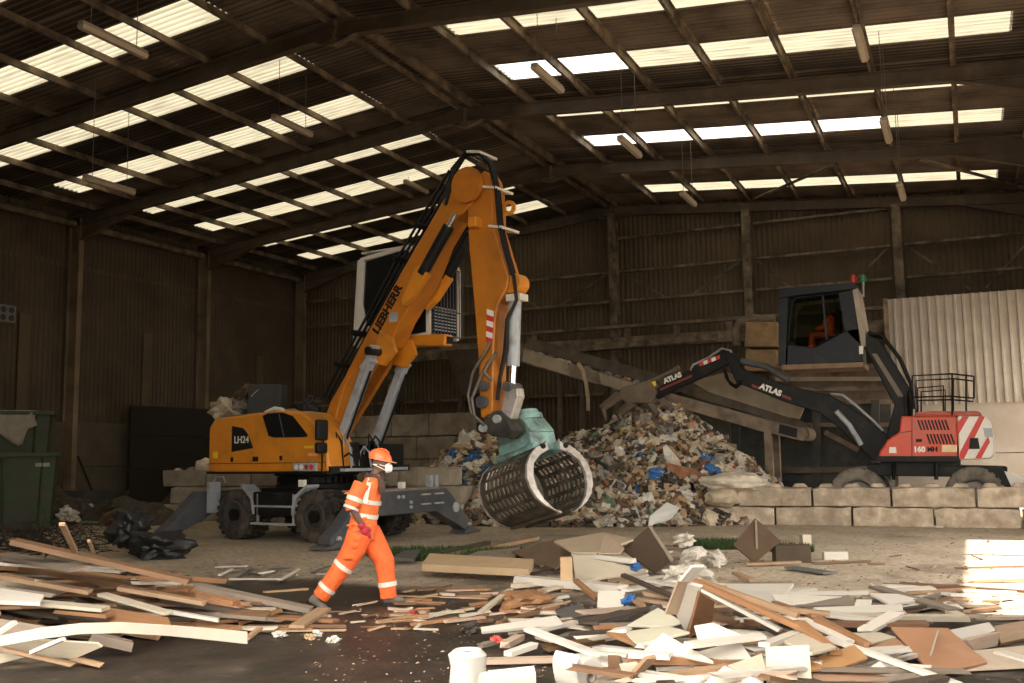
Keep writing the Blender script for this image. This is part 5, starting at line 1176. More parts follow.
def plank(a, b_, w_, t, key, label=None, grp=None, cat='board', name='plank', roll=0.0, bend=0.0, jag=.02, segs=6):
    _pc[0] += 1; random.seed(1000+_pc[0]); a = V(a); b_ = V(b_); x = b_-a; L = x.length; x.normalize(); up = V((0, 0, 1)); y = up.cross(x)
    if y.length < .05: y = V((0, 1, 0)).cross(x)
    y.normalize(); z = x.cross(y); R = Matrix((x, y, z)).transposed() @ Matrix.Rotation(roll, 3, 'X'); m = MB()
    for i in range(segs+1):
        s = i/segs; bx = (s-.5)*L; bz = bend*(1-(2*s-1)**2)
        for yy, zz in ((-.5, -.5), (.5, -.5), (.5, .5), (-.5, .5)): m.v.append(V((bx+(random.uniform(-jag, jag) if i in (0, segs) else 0), yy*w_, zz*t+bz)))
    m.f = [(3, 2, 1, 0), (4*segs, 4*segs+1, 4*segs+2, 4*segs+3)] + [(4*i+j, 4*i+(j+1) % 4, 4*i+4+(j+1) % 4, 4*i+4+j) for i in range(segs) for j in range(4)]
    o = m.build(name, WD[key]); o.matrix_world = Matrix.Translation((a+b_)/2) @ R.to_4x4()
    return tag(o, label, cat, grp)
def P3(t): return onZ(t[0], t[1], t[2])
def pk(u0, v0, z0, u1, v1, z1, w_, t, key, label, grp=None, **k):
    if label is None: label = '%s lath in the right-hand board pile' % WC[key]; grp = '%s laths in the right-hand pile' % WC[key]
    if label == 'L': label = '%s plank in the left board pile' % WC[key]; grp = '%s planks in the left pile' % WC[key]
    return plank(onZ(u0, v0, z0), onZ(u1, v1, z1), w_, t, key, label, grp, **k)
def sheet3(pts, t, key, label, grp=None, cat='panel', name='panel', mat=None):
    """flat panel through picture corners (u, v, height); squared onto its mean plane"""
    P = [onZ(*p) for p in pts]; c = sum(P, V())/len(P); n = V()
    for i in range(len(P)): n += (P[i]-c).cross(P[(i+1) % len(P)]-c)
    n.normalize(); n = n if n.dot(FW) < 0 else -n
    P = [p-n*(p-c).dot(n) for p in P]; ex = (P[1]-P[0]).normalized(); ey = n.cross(ex)
    Q = [V(((p-c).dot(ex), (p-c).dot(ey), 0)) for p in P]; k = len(Q)
    m = MB(); m.add(Q+[q-V((0, 0, t)) for q in Q], [tuple(range(k)), tuple(range(k, 2*k))[::-1]]+[(i, (i+1) % k, k+(i+1) % k, k+i) for i in range(k)])
    o = m.build(name, mat or WD[key], bevel=min(.004, t*.2)); o.matrix_world = frame4(c, ex, ey, n)
    if label is None: label = '%s panel piece in the right-hand board pile' % WC[key]; grp = '%s panel pieces in the right-hand pile' % WC[key]
    return tag(o, label, cat, grp)

# ---- left pile: hand-placed boards
pk(12, 541, .95, 190, 581, .5, .26, .05, 'brown', 'longest brown plank along the top of the left pile')
pk(180, 578, .45, 221, 581, .35, .16, .05, 'orange', 'short orange-brown plank end at the top right of the left pile')
pk(75, 551, .85, 62, 524, 1.2, .045, .03, 'tan', 'short batten sticking up out of the left pile'); pk(93, 551, .8, 89, 541, .92, .03, .025, 'tan', 'stub of batten sticking up beside the taller one')
pk(0, 555, .75, 79, 569, .7, .22, .04, 'grey', 'grey board above the white one in the left pile'); pk(-14, 562, .7, 124, 571, .6, .17, .03, 'white', 'long white board near the top of the left pile')
pk(24, 567, .6, 150, 589, .42, .18, .05, 'brown', 'L'); pk(0, 576, .6, 90, 592, .45, .12, .04, 'tan', 'L'); pk(35, 581, .55, 60, 585, .5, .12, .03, 'white', 'short white offcut in the left pile')
pk(135, 583, .5, 178, 583, .42, .1, .03, 'white', 'white board end below the brown plank'); pk(120, 588, .45, 205, 603, .3, .12, .04, 'tan', 'L')
sheet3([(-20, 588, .55), (44, 598, .5), (40, 606, .48), (-20, 604, .5)], .03, 'white', 'white sheet at the left edge of the pile'); pk(40, 603, .45, 106, 609, .38, .2, .03, 'cream', 'cream board pointing right in the left pile')
pk(101, 594, .42, 168, 613, .28, .12, .025, 'cream', 'pale yellowish lath slanting down the left pile'); pk(165, 611, .25, 218, 620, .16, .07, .03, 'white', 'bluish white lath low on the left pile')
sheet3([(100, 606, .36), (168, 617, .25), (172, 626, .2), (112, 625, .25)], .03, 'orange', 'orange-brown panel behind the curved white strip'); pk(60, 610, .38, 110, 615, .33, .2, .03, 'orange', 'L')
sheet3([(-15, 618, .4), (70, 628, .34), (60, 637, .26), (-15, 634, .3)], .03, 'grey', 'grey panel behind the curved strip at the left edge')
# the bowed white strip, standing on its edge
tp = [(-25, 642), (0, 636), (40, 628), (80, 623.5), (120, 622.5), (170, 625.5), (210, 628.5), (247, 632)]; bt = [(-25, 652), (0, 646), (40, 639), (80, 634), (120, 633), (170, 636), (210, 640), (247, 644)]
m_ = MB(); zt_l = [.30, .33, .37, .38, .35, .25, .17, .1]
for (a, c, z) in zip(tp, bt, zt_l):
    q = onZ(a[0], a[1], z+.1); d = (q-O).dot(FW); q2 = atD(c[0], c[1], d); bk = V((FW.x, FW.y, 0)).normalized()*.022
    for p in (q2, q, q+bk, q2+bk): m_.v.append(p)
kk = len(tp)-1; m_.f = [(3, 2, 1, 0), (4*kk, 4*kk+1, 4*kk+2, 4*kk+3)]+[(4*i+j, 4*i+(j+1) % 4, 4*i+4+(j+1) % 4, 4*i+4+j) for i in range(kk) for j in range(4)]
tag(m_.build('bowed_board', M('bowed_cream', (.6, .535, .44), .55, 0, .04), None, 40), 'long bowed cream strip arching along the front of the left pile', 'board')
sheet3([(-12, 642, .2), (100, 640, .22), (104, 645, .18), (70, 664, .02), (5, 650, .1)], .02, 'cream', 'large cream sheet with a ragged edge at the front left'); sheet3([(-20, 655, .12), (10, 652, .12), (24, 658, .05), (-20, 668, .03)], .02, 'cream', 'small cream sheet at the bottom left edge')
pk(32, 652, .15, 63, 639, .28, .05, .03, 'white', 'thin white lath lying across the cream sheet'); pk(5, 649, .16, 73, 665, .03, .06, .025, 'tan', 'tan edging strip along the cream sheet'); pk(72, 658, .05, 101, 665, .03, .05, .03, 'tan', 'small tan stick in front of the left pile')
pk(92, 637, .18, 131, 646, .08, .12, .08, 'grey', 'broken grey beam end below the bowed strip'); pk(0, 632, .34, 15, 622, .4, .05, .03, 'white', 'short white stick at the left edge')
pk(186, 584, .38, 312, 610, .08, .22, .05, 'grey', 'long grey-brown plank pointing to the worker'); pk(169, 589, .36, 236, 603, .24, .14, .05, 'orange', 'L'); pk(198, 595, .32, 240, 609, .18, .12, .05, 'orange', 'L'); pk(160, 600, .3, 260, 614, .14, .14, .04, 'dark', 'L')
pk(196, 624, .12, 240, 620, .1, .05, .03, 'brown', 'L'); pk(240, 623, .08, 281, 610, .14, .05, .035, 'orange', 'thin stick propped up in front of the long grey plank'); pk(247, 638, .03, 260, 628, .08, .05, .03, 'tan', 'small tan stick at the end of the bowed strip')
pk(249, 626, .06, 345, 626, .04, .05, .03, 'brown', 'thin brown lath lying flat behind the worker'); pk(258, 631, .02, 345, 630, .02, .035, .02, 'tan', 'thin tan lath lying on the wet floor'); pk(270, 617, .07, 335, 621, .05, .1, .03, 'orange', 'L'); pk(296, 627, .06, 324, 609, .12, .16, .03, 'tan', 'tan board lying below the worker\'s rear boot')
pk(275, 612, .05, 330, 616, .03, .06, .02, 'white', 'thin grey-white strip by the worker\'s rear boot'); pk(264, 592, .02, 309, 589, .02, .05, .025, 'tan', 'lone thin stick on the floor behind the left pile')
for i, (u, v, key, s) in enumerate(((280, 635, 'white', .3), (318, 634, 'white', .25), (310, 637, 'tan', .25), (333, 640, 'white', .3))):
    place_scrap('plastic_bag', key, i, onZ(u, v, .02), V((0, 0, 1)), ('crumpled white paper left of the rear boot', 'crumpled white paper below the rear boot', 'crumpled brown paper below the rear boot', 'flattened white paper on the wet floor')[i], None, s)
# filler of the left pile
random.seed(400)
def in_left(x_):
    return x_
for i in range(110):
    u = random.uniform(-70, 215); f = random.random(); vtop = 552+max(0, u)*.22; vb = 640-max(0, u)*.05; v = vtop+(vb-vtop)*f; L = random.uniform(.9, 2.6)
    zmax = max(.04, (.72-.0024*max(0, u))*(1-f)+.04); z = random.uniform(.02, zmax); p = onZ(u, v, z)
    a = YAW+random.gauss(-.2, .22); d = V((math.cos(a), math.sin(a), 0))*L/2; dz = random.gauss(-.04, .05); key = random.choice(('brown', 'brown', 'dark', 'dark', 'dark', 'orange', 'tan', 'grey', 'cream', 'brown', 'red'))
    q0, q1 = p-d, p+d; q0.z = max(.03, p.z-dz); q1.z = max(.03, p.z+dz)
    plank(q0, q1, random.uniform(.06, .2), random.uniform(.02, .05), key, '%s plank in the left board pile' % WC[key], '%s planks in the left pile' % WC[key], roll=random.gauss(0, .15), jag=.05)
# ---- strips of bent metal and glass behind the pile
random.seed(55)
for (u0, v0, u1, v1) in ((216, 567, 247, 566), (220, 575, 232, 569), (238, 578, 252, 569), (280, 580, 299, 569), (230, 579, 280, 579), (255, 574, 275, 571), (262, 578, 276, 572), (246, 572, 260, 575), (312, 573, 330, 566), (318, 574, 332, 574), (270, 569, 290, 568)):
    plank(onZ(u0, v0, .04), onZ(u1, v1, .07), .05, .02, 'white' if random.random() < .5 else 'slate', 'bent pale strip on the floor behind the left pile', 'bent strips on the floor', 'strip', 'strip', segs=3)
fm = MB(); c = onZ(262, 572)
for i in range(160):
    p = c+V((random.gauss(0, .9), random.gauss(0, .5), .012)); s = random.uniform(.02, .09); a = random.uniform(0, 6.3)
    fm.add([p+V((s*math.cos(a+k*2.1), s*math.sin(a+k*2.1), random.uniform(0, .03))) for k in range(3)], [(0, 1, 2)])
tag(fm.build('glass_shards', M('glass_shards', (.34, .33, .29), .25, 0, .1)), 'broken glass and scraps scattered behind the left pile', 'shards', None, 'stuff')
# black tarpaulin
tb = crumple(.42, 141, 4, .6, .6); tb.v = [V((p.x*1.15, p.y*.7, p.z)) for p in tb.v]; q = onZ(148, 560); tag(tb.build('tarpaulin', M('tarp_black', (.010, .010, .011), .5, 0, .3), None, 60, loc=(q.x, q.y+.2, .22), rot=(0, 0, YAW)), 'crumpled black tarpaulin behind the left pile', 'tarpaulin')
tb = crumple(.32, 151, 4, .7, 1.0); q = onZ(122, 556); tag(tb.build('tarpaulin', MATS['tarp_black'], None, 60, loc=(q.x, q.y+.2, .42), rot=(0, .5, YAW)), 'upright black plastic fold left of the crumpled tarpaulin', 'tarpaulin')

# ---- middle group
sheet3([(430, 560, .16), (534, 566, .16), (529, 577, .1), (422, 571, .1)], .1, 'tan', 'thick beige plank lying on the green turf', mat=M('plank_beige', (.45, .32, .195), .6, 0, .1, 3))
pk(441, 554, .08, 488, 543, .1, .12, .08, 'dark', 'dark beam with nails beside the green turf'); pk(447, 556, .06, 536, 538, .12, .16, .06, 'tan', 'long tan plank below the grab')
for (u, v) in ((446, 551), (460, 548), (473, 545)): pass
sheet3([(392, 561, .06), (404, 554, .1), (420, 553, .1), (414, 562, .05)], .06, 'slate', 'slate grey board right of the worker'); pk(420, 556, .03, 440, 553, .03, .1, .03, 'white', 'white strip beside the slate board')
sheet3([(468, 558, .08), (478, 553, .12), (520, 550, .12), (514, 561, .06)], .04, 'grey', 'grey-brown board on the turf behind the beige plank')
sheet3([(512, 553, .12), (556, 541, .3), (572, 556, .22), (540, 568, .08)], .03, 'brown', 'brown panel leaning behind the beige plank', mat=M('panel_dullbrown', (.16, .112, .072), .8, 0, .12, spec=.2)); sheet3([(528, 560, .1), (560, 548, .28), (573, 556, .26), (556, 571, .1)], .03, 'grey', 'second dull brown panel beside the first', mat=MATS['panel_dullbrown'])
sheet3([(554, 543, .42), (604, 534, .5), (634, 541, .46), (597, 555, .36), (573, 554, .36)], .03, 'cream', 'big tan panel on top of the middle group', mat=M('panel_tan', (.42, .33, .23), .55, 0, .08)); sheet3([(598, 552, .4), (606, 534, .55), (624, 547, .45), (620, 554, .38)], .02, 'pink', 'pinkish plywood piece on the tan panel')
pk(574, 553, .36, 633, 561, .3, .14, .06, 'white', 'white lath along the front of the tan panel'); sheet3([(573, 557, .34), (647, 567, .28), (647, 575, .18), (575, 579, .12)], .03, 'cream', 'cream panel below the white lath')
def blk(u0, v0, u1, v1, w_, dp_, mat, label, name, cat, rz=YAW):
    a, c = onZ(u0, v1), onZ(u1, v1); h = (v1-v0)/F*((a+c)/2-O).dot(FW); b = MB(); L = (c-a).length; b.box((0, dp_/2, h/2), (L, dp_, h)); q = (a+c)/2
    return tag(b.build(name, mat, None, bevel=.004, loc=q, rot=(0, 0, rz)), label, cat)
blk(561, 558, 573, 592, 0, .1, M('block_wood', (.47, .31, .175), .7, 0, .12), 'upright orange-brown wood block in the middle group', 'wood_block', 'block')
pk(518, 579, .1, 623, 589, .1, .18, .09, 'white', 'thick white post lying behind the upright block'); pk(453+60, 586, .06, 560, 582, .06, .1, .05, 'cream', 'cream post end left of the upright block')
pk(575, 580, .2, 598, 599, .04, .07, .04, 'orange', 'thin brown stick leaning right of the upright block'); pk(623, 575, .25, 676, 598, .15, .07, .04, 'dark', 'dark strip slanting down toward the cupboard')
sheet3([(598, 590, .16), (625, 591, .16), (623, 609, .02), (597, 607, .02)], .03, 'white', 'square white panel with worn edges on the wet floor')
pk(625, 590, .1, 676, 581, .12, .14, .03, 'white', None); pk(640, 579, .15, 680, 586, .15, .12, .03, 'white', None); pk(630, 598, .08, 672, 604, .08, .08, .03, 'tan', None); pk(645, 593, .12, 690, 600, .1, .08, .03, 'tan', None)
# dark brown cupboard panel
def lean(pix, foot, t, mat, label, back=.3):
    D0 = (onZ(*foot)-O).dot(FW); vb = max(p[1] for p in pix); vt = min(p[1] for p in pix)
    return slab('panel', pix, [D0+back*(vb-p[1])/(vb-vt) for p in pix], t, mat, label, 'panel')
lean([(648, 527), (671, 561), (655, 573), (622, 549)], (655, 575), .05, M('panel_darkbrown', (.06, .04, .027), .8, 0, .12, spec=.15), 'dark brown square panel leaning in the middle group')
lean([(648, 526), (651, 525.5), (674, 560), (671, 562)], (655, 574.5), .05, WD['grey'], 'grey-brown edge board of the dark square panel')
lean([(755, 518), (781, 541), (755, 563), (733, 545)], (755, 564), .04, M('panel_umber', (.085, .056, .036), .8, 0, .1, spec=.15), 'diamond-tilted brown panel in front of the low block barrier')
lean([(755, 520), (757, 520), (758, 549), (756, 549)], (755, 563.4), .02, WD['grey'], 'thin batten fixed down the diamond-tilted panel', .17)
blk(776, 546, 812, 563, 0, .25, M('box_umber', (.075, .055, .04), .8, 0, .1, spec=.15), 'grey-brown box beside the diamond-tilted panel', 'drawer_box', 'box'); blk(803, 535, 812, 550, 0, .2, WD['cream'], 'small pale box behind the grey-brown box', 'small_box', 'box'); blk(824, 552, 849, 560, 0, .12, WD['white'], 'small white bar on the floor right of the brown box', 'white_bar', 'block')
pk(745, 564, .04, 800, 562, .05, .1, .03, 'tan', 'tan board lying in front of the diamond-tilted panel'); pk(790, 567, .04, 830, 573, .03, .25, .02, 'slate', 'dark glassy sheet on the floor right of the box'); pk(812, 563, .03, 870, 561, .02, .08, .02, 'brown', 'thin brown strip on the floor beyond the box'); pk(735, 573, .08, 752, 580, .04, .09, .04, 'tan', None)
# white plastic and wrap
for i, (u, v, z, s, lab) in enumerate(((683, 540, .2, .9, 'white plastic wrap behind the dark square panel'), (676, 574, .15, .8, 'crumpled white plastic in front of the dark square panel'), (692, 556, .2, .95, 'big crumpled white plastic bag right of the dark panel'), (700, 575, .12, .9, 'white plastic scrap beside the leaning cupboard'), (716, 560, .1, .8, 'torn plastic film left of the diamond-tilted panel'))):
    place_scrap('plastic_bag', 'white', i, onZ(u, v, z), V((0, 0, 1)), lab, None, s)
for i, (u, v, z, s, key, lab) in enumerate(((636, 567, .3, .32, 'blue', 'blue tape wound round the cream panel end'), (628, 600, .1, .38, 'blue', 'blue plastic behind the square white panel'), (498, 640, .06, .28, 'red', 'red scrap on the floor left of the white boards'), (413, 613, .03, .25, 'red', 'dark red scrap on the wet floor'), (657, 611, .25, .35, 'dark', 'black plastic fitting on the pale panel'), (470, 628, .05, .38, 'dark', 'black plastic cap at the end of the white board'))):
    place_scrap('plastic_bag', key, i, onZ(u, v, z), V((0, 0, 1)), lab, None, s)
# green turf
def turf(c, rx, ry, n, seed, label):
    random.seed(seed); b = MB()
    for i in range(n):
        r = math.sqrt(random.random()); a = random.uniform(0, 6.3); p = c+V((rx*r*math.cos(a), ry*r*math.sin(a), 0)); h = random.uniform(.05, .17); a2 = random.uniform(0, 6.3); d = V((math.cos(a2), math.sin(a2), 0))*.012
        b.add([p-d, p+d, p+V((random.gauss(0, .03), random.gauss(0, .03), h))], [(0, 1, 2)])
    for i in range(24): 
        a = i/24*6.283; b.v.append(c+V((rx*math.cos(a), ry*math.sin(a), .01)))
    k = len(b.v)-24; b.f.append(tuple(range(k, k+24)))
    tag(b.build('turf', M('turf_green', (.03, .058, .012), .9, 0, .4, 8)), label, 'turf', None, 'stuff')
turf(onZ(455, 557), 1.7, .8, 5000, 1, 'green artificial turf under the beige plank'); turf(onZ(500, 556), 1.2, .5, 2500, 2, 'green turf behind the beige plank'); turf(onZ(716, 547), .7, .55, 3000, 3, 'green turf left of the diamond-tilted panel'); turf(onZ(790, 551), .4, .3, 1000, 4, 'green turf behind the grey-brown box')

# ---- foreground pile, right
def S(*a, **k): return sheet3(*a, **k)
S([(481, 625, .14), (556, 617, .14), (564, 622, .12), (482, 633, .08)], .03, 'white', 'long white board at the left of the foreground pile')
pk(528, 629, .16, 604, 657, .08, .1, .03, 'white', 'white lath slanting right above the paper rolls'); pk(538, 631, .08, 575, 622, .08, .08, .03, 'white', None); pk(508, 654, .04, 534, 645, .08, .1, .04, 'white', 'short white block left of the paper rolls'); pk(486, 661, .04, 566, 659, .05, .1, .04, 'pink', 'pinkish lath lying behind the paper rolls')
pk(480, 646, .04, 500, 640, .05, .07, .03, 'grey', None); pk(505, 645, .06, 520, 637, .06, .09, .05, 'pink', None); pk(545, 648, .05, 600, 640, .08, .18, .03, 'brown', None); pk(560, 625, .06, 612, 632, .05, .1, .02, 'cream', None); pk(590, 641, .08, 640, 632, .12, .12, .03, 'cream', None); pk(598, 648, .08, 636, 652, .12, .12, .04, 'white', None); pk(580, 655, .06, 622, 662, .08, .1, .03, 'white', None)
S([(627, 626, .22), (659, 611, .3), (683, 622, .3), (668, 630, .24)], .02, 'cream', 'pale greenish panel in front of the leaning cupboard', mat=M('panel_palegreen', (.5, .475, .375), .55, 0, .05)); S([(624, 634, .2), (668, 628, .26), (690, 634, .28), (638, 647, .2)], .02, 'cream', None, mat=MATS['panel_palegreen'])
# the broken cupboard leaning in the middle of the pile
S([(684, 579, .72), (699, 590, .66), (688, 630, .24), (671, 613, .4)], .025, 'white', 'white inner side of the broken cupboard leaning up'); S([(699, 591, .66), (716, 603, .52), (711, 626, .28), (689, 640, .2)], .025, 'orange', 'bare wood side of the broken cupboard leaning up')
pk(671, 613, .4, 686, 576, .76, .1, .025, 'pink', 'pinkish edge strip along the broken cupboard'); pk(686, 580, .74, 697, 567, .85, .12, .02, 'white', 'white splinter at the very top of the broken cupboard'); pk(716, 612, .3, 724, 606, .4, .25, .02, 'pink', None)
S([(640, 648, .28), (664, 637, .32), (712, 656, .28), (686, 660, .22)], .03, 'white', 'white panel in front of the broken cupboard'); S([(694, 626, .4), (712, 622, .44), (756, 641, .34), (698, 642, .3)], .02, 'pink', 'pinkish white curved sheet right of the cupboard', mat=M('sheet_pinkwhite', (.54, .45, .385), .6, 0, .06))
pk(689, 645, .34, 762, 636, .36, .13, .03, 'white', 'white board lying across the pinkish sheet'); S([(690, 650, .28), (740, 644, .3), (752, 655, .26), (712, 662, .2)], .02, 'white', None)
pk(627, 659, .22, 738, 660, .2, .14, .05, 'orange', 'long brown rail in the front of the pile'); pk(628, 654, .26, 670, 656, .26, .1, .04, 'white', None); pk(655, 668, .14, 720, 664, .16, .1, .03, 'white', None)
pk(627, 684, .1, 651, 657, .34, .08, .03, 'tan', 'tan batten leaning at the bottom of the pile'); S([(619, 664, .22), (637, 662, .24), (652, 690, .05), (630, 694, .02)], .02, 'cream', 'cream offcut below the tan batten'); S([(608, 655, .2), (618, 655, .22), (626, 684, .05), (608, 684, .02)], .03, 'brown', 'brown broken box side right of the paper rolls')
pk(650, 678, .16, 726, 667, .2, .09, .03, 'tan', 'tan lath near the bottom edge of the picture'); S([(694, 690, .16), (724, 667, .26), (764, 680, .2), (760, 700, .1)], .02, 'white', 'white panel cut by the bottom edge'); S([(728, 664, .26), (762, 654, .3), (766, 668, .24), (746, 676, .2)], .02, 'cream', 'small pale yellow panel left of the cream square'); pk(735, 677, .14, 765, 670, .18, .14, .03, 'brown', None); pk(640, 686, .08, 680, 683, .1, .14, .02, 'pink', None)
# battens and laths fanning right
pk(688, 578, .62, 806, 630, .34, .06, .04, 'orange', 'long orange-brown batten from the cupboard top to the right'); pk(700, 581, .56, 800, 616, .36, .06, .04, 'tan', 'upper long tan batten running right from the cupboard'); pk(690, 583, .58, 780, 630, .3, .05, .03, 'white', 'thin white-edged batten below the long orange-brown one')
pk(800, 623, .38, 836, 653, .24, .08, .04, 'orange', 'short orange-brown batten ending above the cream square'); pk(803, 619, .3, 850, 642, .24, .08, .02, 'white', None); pk(817, 619, .32, 868, 646, .22, .06, .05, 'orange', 'brown batten right of centre in the pile'); pk(828, 638, .26, 962, 686, .14, .06, .03, 'white', 'longest thin white lath running to the bottom right')
pk(765, 607, .28, 830, 614, .26, .08, .04, 'tan', None); pk(775, 603, .22, 815, 617, .24, .06, .04, 'orange', None); pk(735, 612, .2, 790, 640, .2, .05, .03, 'dark', None); pk(745, 620, .2, 800, 636, .22, .06, .03, 'brown', None)
S([(727, 583, .16), (794, 584, .16), (786, 592, .12), (727, 592, .1)], .03, 'white', 'white chamfered board at the back of the pile'); S([(738, 593, .14), (770, 593, .14), (775, 604, .1), (740, 604, .1)], .03, 'white', None); pk(782, 593, .1, 868, 593, .08, .08, .04, 'white', 'thin white rail at the back of the pile'); S([(772, 596, .14), (842, 598, .16), (815, 604, .12), (778, 606, .1)], .02, 'white', None)
S([(790, 605, .14), (848, 597, .16), (860, 602, .14), (800, 608, .1)], .02, 'grey', None); S([(814, 606, .2), (902, 605, .16), (904, 612, .12), (828, 613, .14)], .03, 'white', 'white chamfered board right of the battens'); pk(840, 617, .14, 965, 618, .08, .16, .05, 'cream', 'thick cream board at the back right of the pile')
S([(870, 596, .1), (898, 596, .1), (921, 603, .06), (889, 606, .06)], .03, 'white', 'white panel with a black edge at the back right'); pk(875, 587, .06, 956, 611, .1, .16, .03, 'grey', 'grey-brown plank slanting at the back right'); pk(950, 612, .08, 963, 618, .08, .1, .05, 'cream', None)
S([(830, 636, .2), (880, 634, .2), (896, 640, .18), (850, 650, .18)], .02, 'cream', None); lean([(766, 647), (809, 645), (813, 697), (767, 697)], (790, 698), .025, M('panel_ivory', (.58, .525, .4), .5, 0, .04), 'cream square panel standing at the bottom of the pile', .2); pk(764, 645, .32, 800, 632, .3, .09, .03, 'white', None); S([(775, 640, .3), (812, 634, .3), (836, 650, .26), (812, 656, .26)], .02, 'cream', None)
S([(808, 658, .22), (854, 647, .24), (868, 655, .22), (842, 668, .16), (810, 670, .16)], .025, 'red', 'brown veneer panel right of the cream square', mat=M('veneer_brown', (.37, .20, .09), .45, 0, .15, 3)); S([(812, 670, .14), (858, 668, .14), (888, 677, .1), (886, 694, .05), (812, 694, .06)], .03, 'brown', 'brown chipboard at the bottom edge', mat=M('chip_brown', (.33, .2, .13), .75, 0, .12)); S([(866, 648, .18), (896, 638, .2), (912, 650, .14), (880, 660, .12)], .02, 'red', None)
S([(866, 669, .14), (880, 661, .18), (932, 665, .14), (930, 676, .08)], .02, 'white', 'small white panel below the red-brown sheet'); pk(880, 664, .1, 915, 655, .12, .05, .03, 'white', None)
S([(891, 628, .2), (948, 627, .18), (987, 662, .05), (963, 669, .04), (934, 674, .06)], .02, 'red', 'big red-brown sheet at the right of the pile', mat=M('sheet_redbrown', (.42, .215, .12), .45, 0, .08, 2, dirt=(.5, .34, .22), ds=1.2, dt=.68)); pk(938, 631, .19, 931, 655, .14, .015, .008, 'cream', 'pale scratch-like strip lying on the red-brown sheet')
S([(948, 630, .14), (989, 622, .12), (996, 630, .08), (964, 640, .08)], .02, 'white', 'pale translucent sheet behind the red-brown one', mat=M('sheet_pale', (.56, .52, .47), .4, 0, .06)); S([(970, 640, .12), (998, 632, .12), (1000, 646, .02), (972, 651, .02)], .1, 'pink', 'cream wood block right of the red-brown sheet'); S([(994, 626, .1), (1030, 619, .1), (1034, 636, .03), (1001, 643, .03)], .03, 'tan', 'tan board at the right edge'); S([(972, 652, .03), (1034, 646, .03), (1034, 668, .015), (944, 673, .015)], .012, 'cream', 'flat dusty cream board at the right edge', mat=M('board_dusty', (.52, .42, .32), .8, 0, .1)); pk(1000, 652, .05, 1035, 662, .04, .12, .02, 'white', None)
pk(884, 584, .03, 976, 589, .03, .1, .03, 'grey', 'grey lath on the floor beyond the pile'); pk(900, 583, .05, 1034, 592, .04, .08, .03, 'brown', 'long brown lath running into the sunlit patch'); pk(963, 592, .03, 1017, 594, .03, .2, .04, 'white', 'white board on the floor at the edge of the sunlit patch'); pk(955, 568, .02, 1030, 566, .02, .05, .02, 'brown', 'thin dark lath across the sunlit patch'); pk(905, 525, .03, 945, 527, .03, .1, .04, 'white', 'pale strip on the floor against the block barrier'); pk(990, 618, .03, 1034, 617, .03, .1, .03, 'pink', None)
# paper rolls
paper = M('roll_paper', (.48, .46, .42), .8, 0, .04)
def roll(u, v, r, L, ang, label, stand=False, crum=0):
    b = MB(); n = 26; p = onZ(u, v, r if not stand else 0)
    if stand:
        prof = [(.03, 0), (r, 0), (r*1.02, L*.3), (r*.94, L*.6), (r*1.05, L*.85), (r*.75, L*.97), (.04, L*.9)]; b.lathe(prof, (0, 0, 0), 'Z', n)
    else:
        b.lathe([(.035, -L/2+.1), (.035, -L/2), (r*.97, -L/2), (r, -L/2+.01), (r, L/2-.01), (r*.97, L/2), (.035, L/2), (.035, L/2-.1)], (0, 0, 0), 'X', n)
    for q in b.v:
        k = 1+crum*mnoise.noise(q*9+V((u, 0, 0))); q.x *= k; q.y *= k
    rt = empty('paper_roll', p, ang); tag(rt, label, 'roll'); b.build('roll', paper, rt, 40)
    if not stand: MB().lathe([(.036, -L/2-.003), (.05, -L/2-.003), (.05, L/2+.003), (.036, L/2+.003)], (0, 0, 0), 'X', 18, True).build('core', WD['tan'], rt, 40)
    fl_ = MB(); m2 = [(r*1.0, 0), (r*1.06, r*.5), (r*1.02, r*.9), (r*.8, r*1.25)]
    if not stand:
        h = L/2; fl_.add([(x, -y, z) for (y, z) in m2 for x in (-h, h)], [(2*i, 2*i+1, 2*i+3, 2*i+2) for i in range(len(m2)-1)]); o = fl_.build('loose_end', paper, rt, 60)
    return rt
roll(468, 692, .135, .31, 0, 'crumpled white paper roll standing at the bottom edge', True, .12); roll(506, 688, .12, .34, YAW+.4, 'white paper roll lying beside the standing one', False, .06); roll(579, 674, .13, .26, YAW-.9, 'round white paper roll with its end facing right')
# wood splinters on the wet floor
random.seed(500)
def scatter(n, ur, vr, keys, lr, wr, label, grp, cat='wood', name='splinter', z=.02, za=.0, ang=None):
    for i in range(n):
        u, v = random.uniform(*ur), random.uniform(*vr); st = random.getstate(); key = random.choice(keys); L = random.uniform(*lr); w_ = random.uniform(*wr); a = random.uniform(0, 3.14) if ang is None else random.gauss(*ang); zz_ = z+random.random()*za; dz = random.gauss(0, .015+za*.08)
        p = onZ(u, v, zz_); d = V((math.cos(a), math.sin(a), 0))*L/2; st = random.getstate()
        q0, q1 = p-d, p+d; q0.z = max(.012, zz_-dz); q1.z = max(.012, zz_+dz)
        plank(q0, q1, w_, min(w_*.5, .03), key, label % WC[key], grp % WC[key], cat, name, roll=0, jag=L*.06, segs=2); random.setstate(st)
scatter(60, (395, 560), (588, 622), ('tan', 'pink', 'orange', 'brown', 'cream'), (.12, .6), (.02, .08), '%s wood splinter on the floor right of the worker', '%s splinters right of the worker', ang=(.75, .5))
scatter(26, (340, 430), (600, 630), ('tan', 'pink', 'brown', 'cream'), (.06, .35), (.015, .04), '%s wood splinter near the worker\'s front boot', '%s splinters near the front boot', ang=(.75, .6))
scatter(22, (480, 640), (600, 650), ('tan', 'pink', 'cream', 'white', 'brown'), (.06, .3), (.02, .06), '%s wood chip on the floor left of the foreground pile', '%s chips left of the foreground pile')
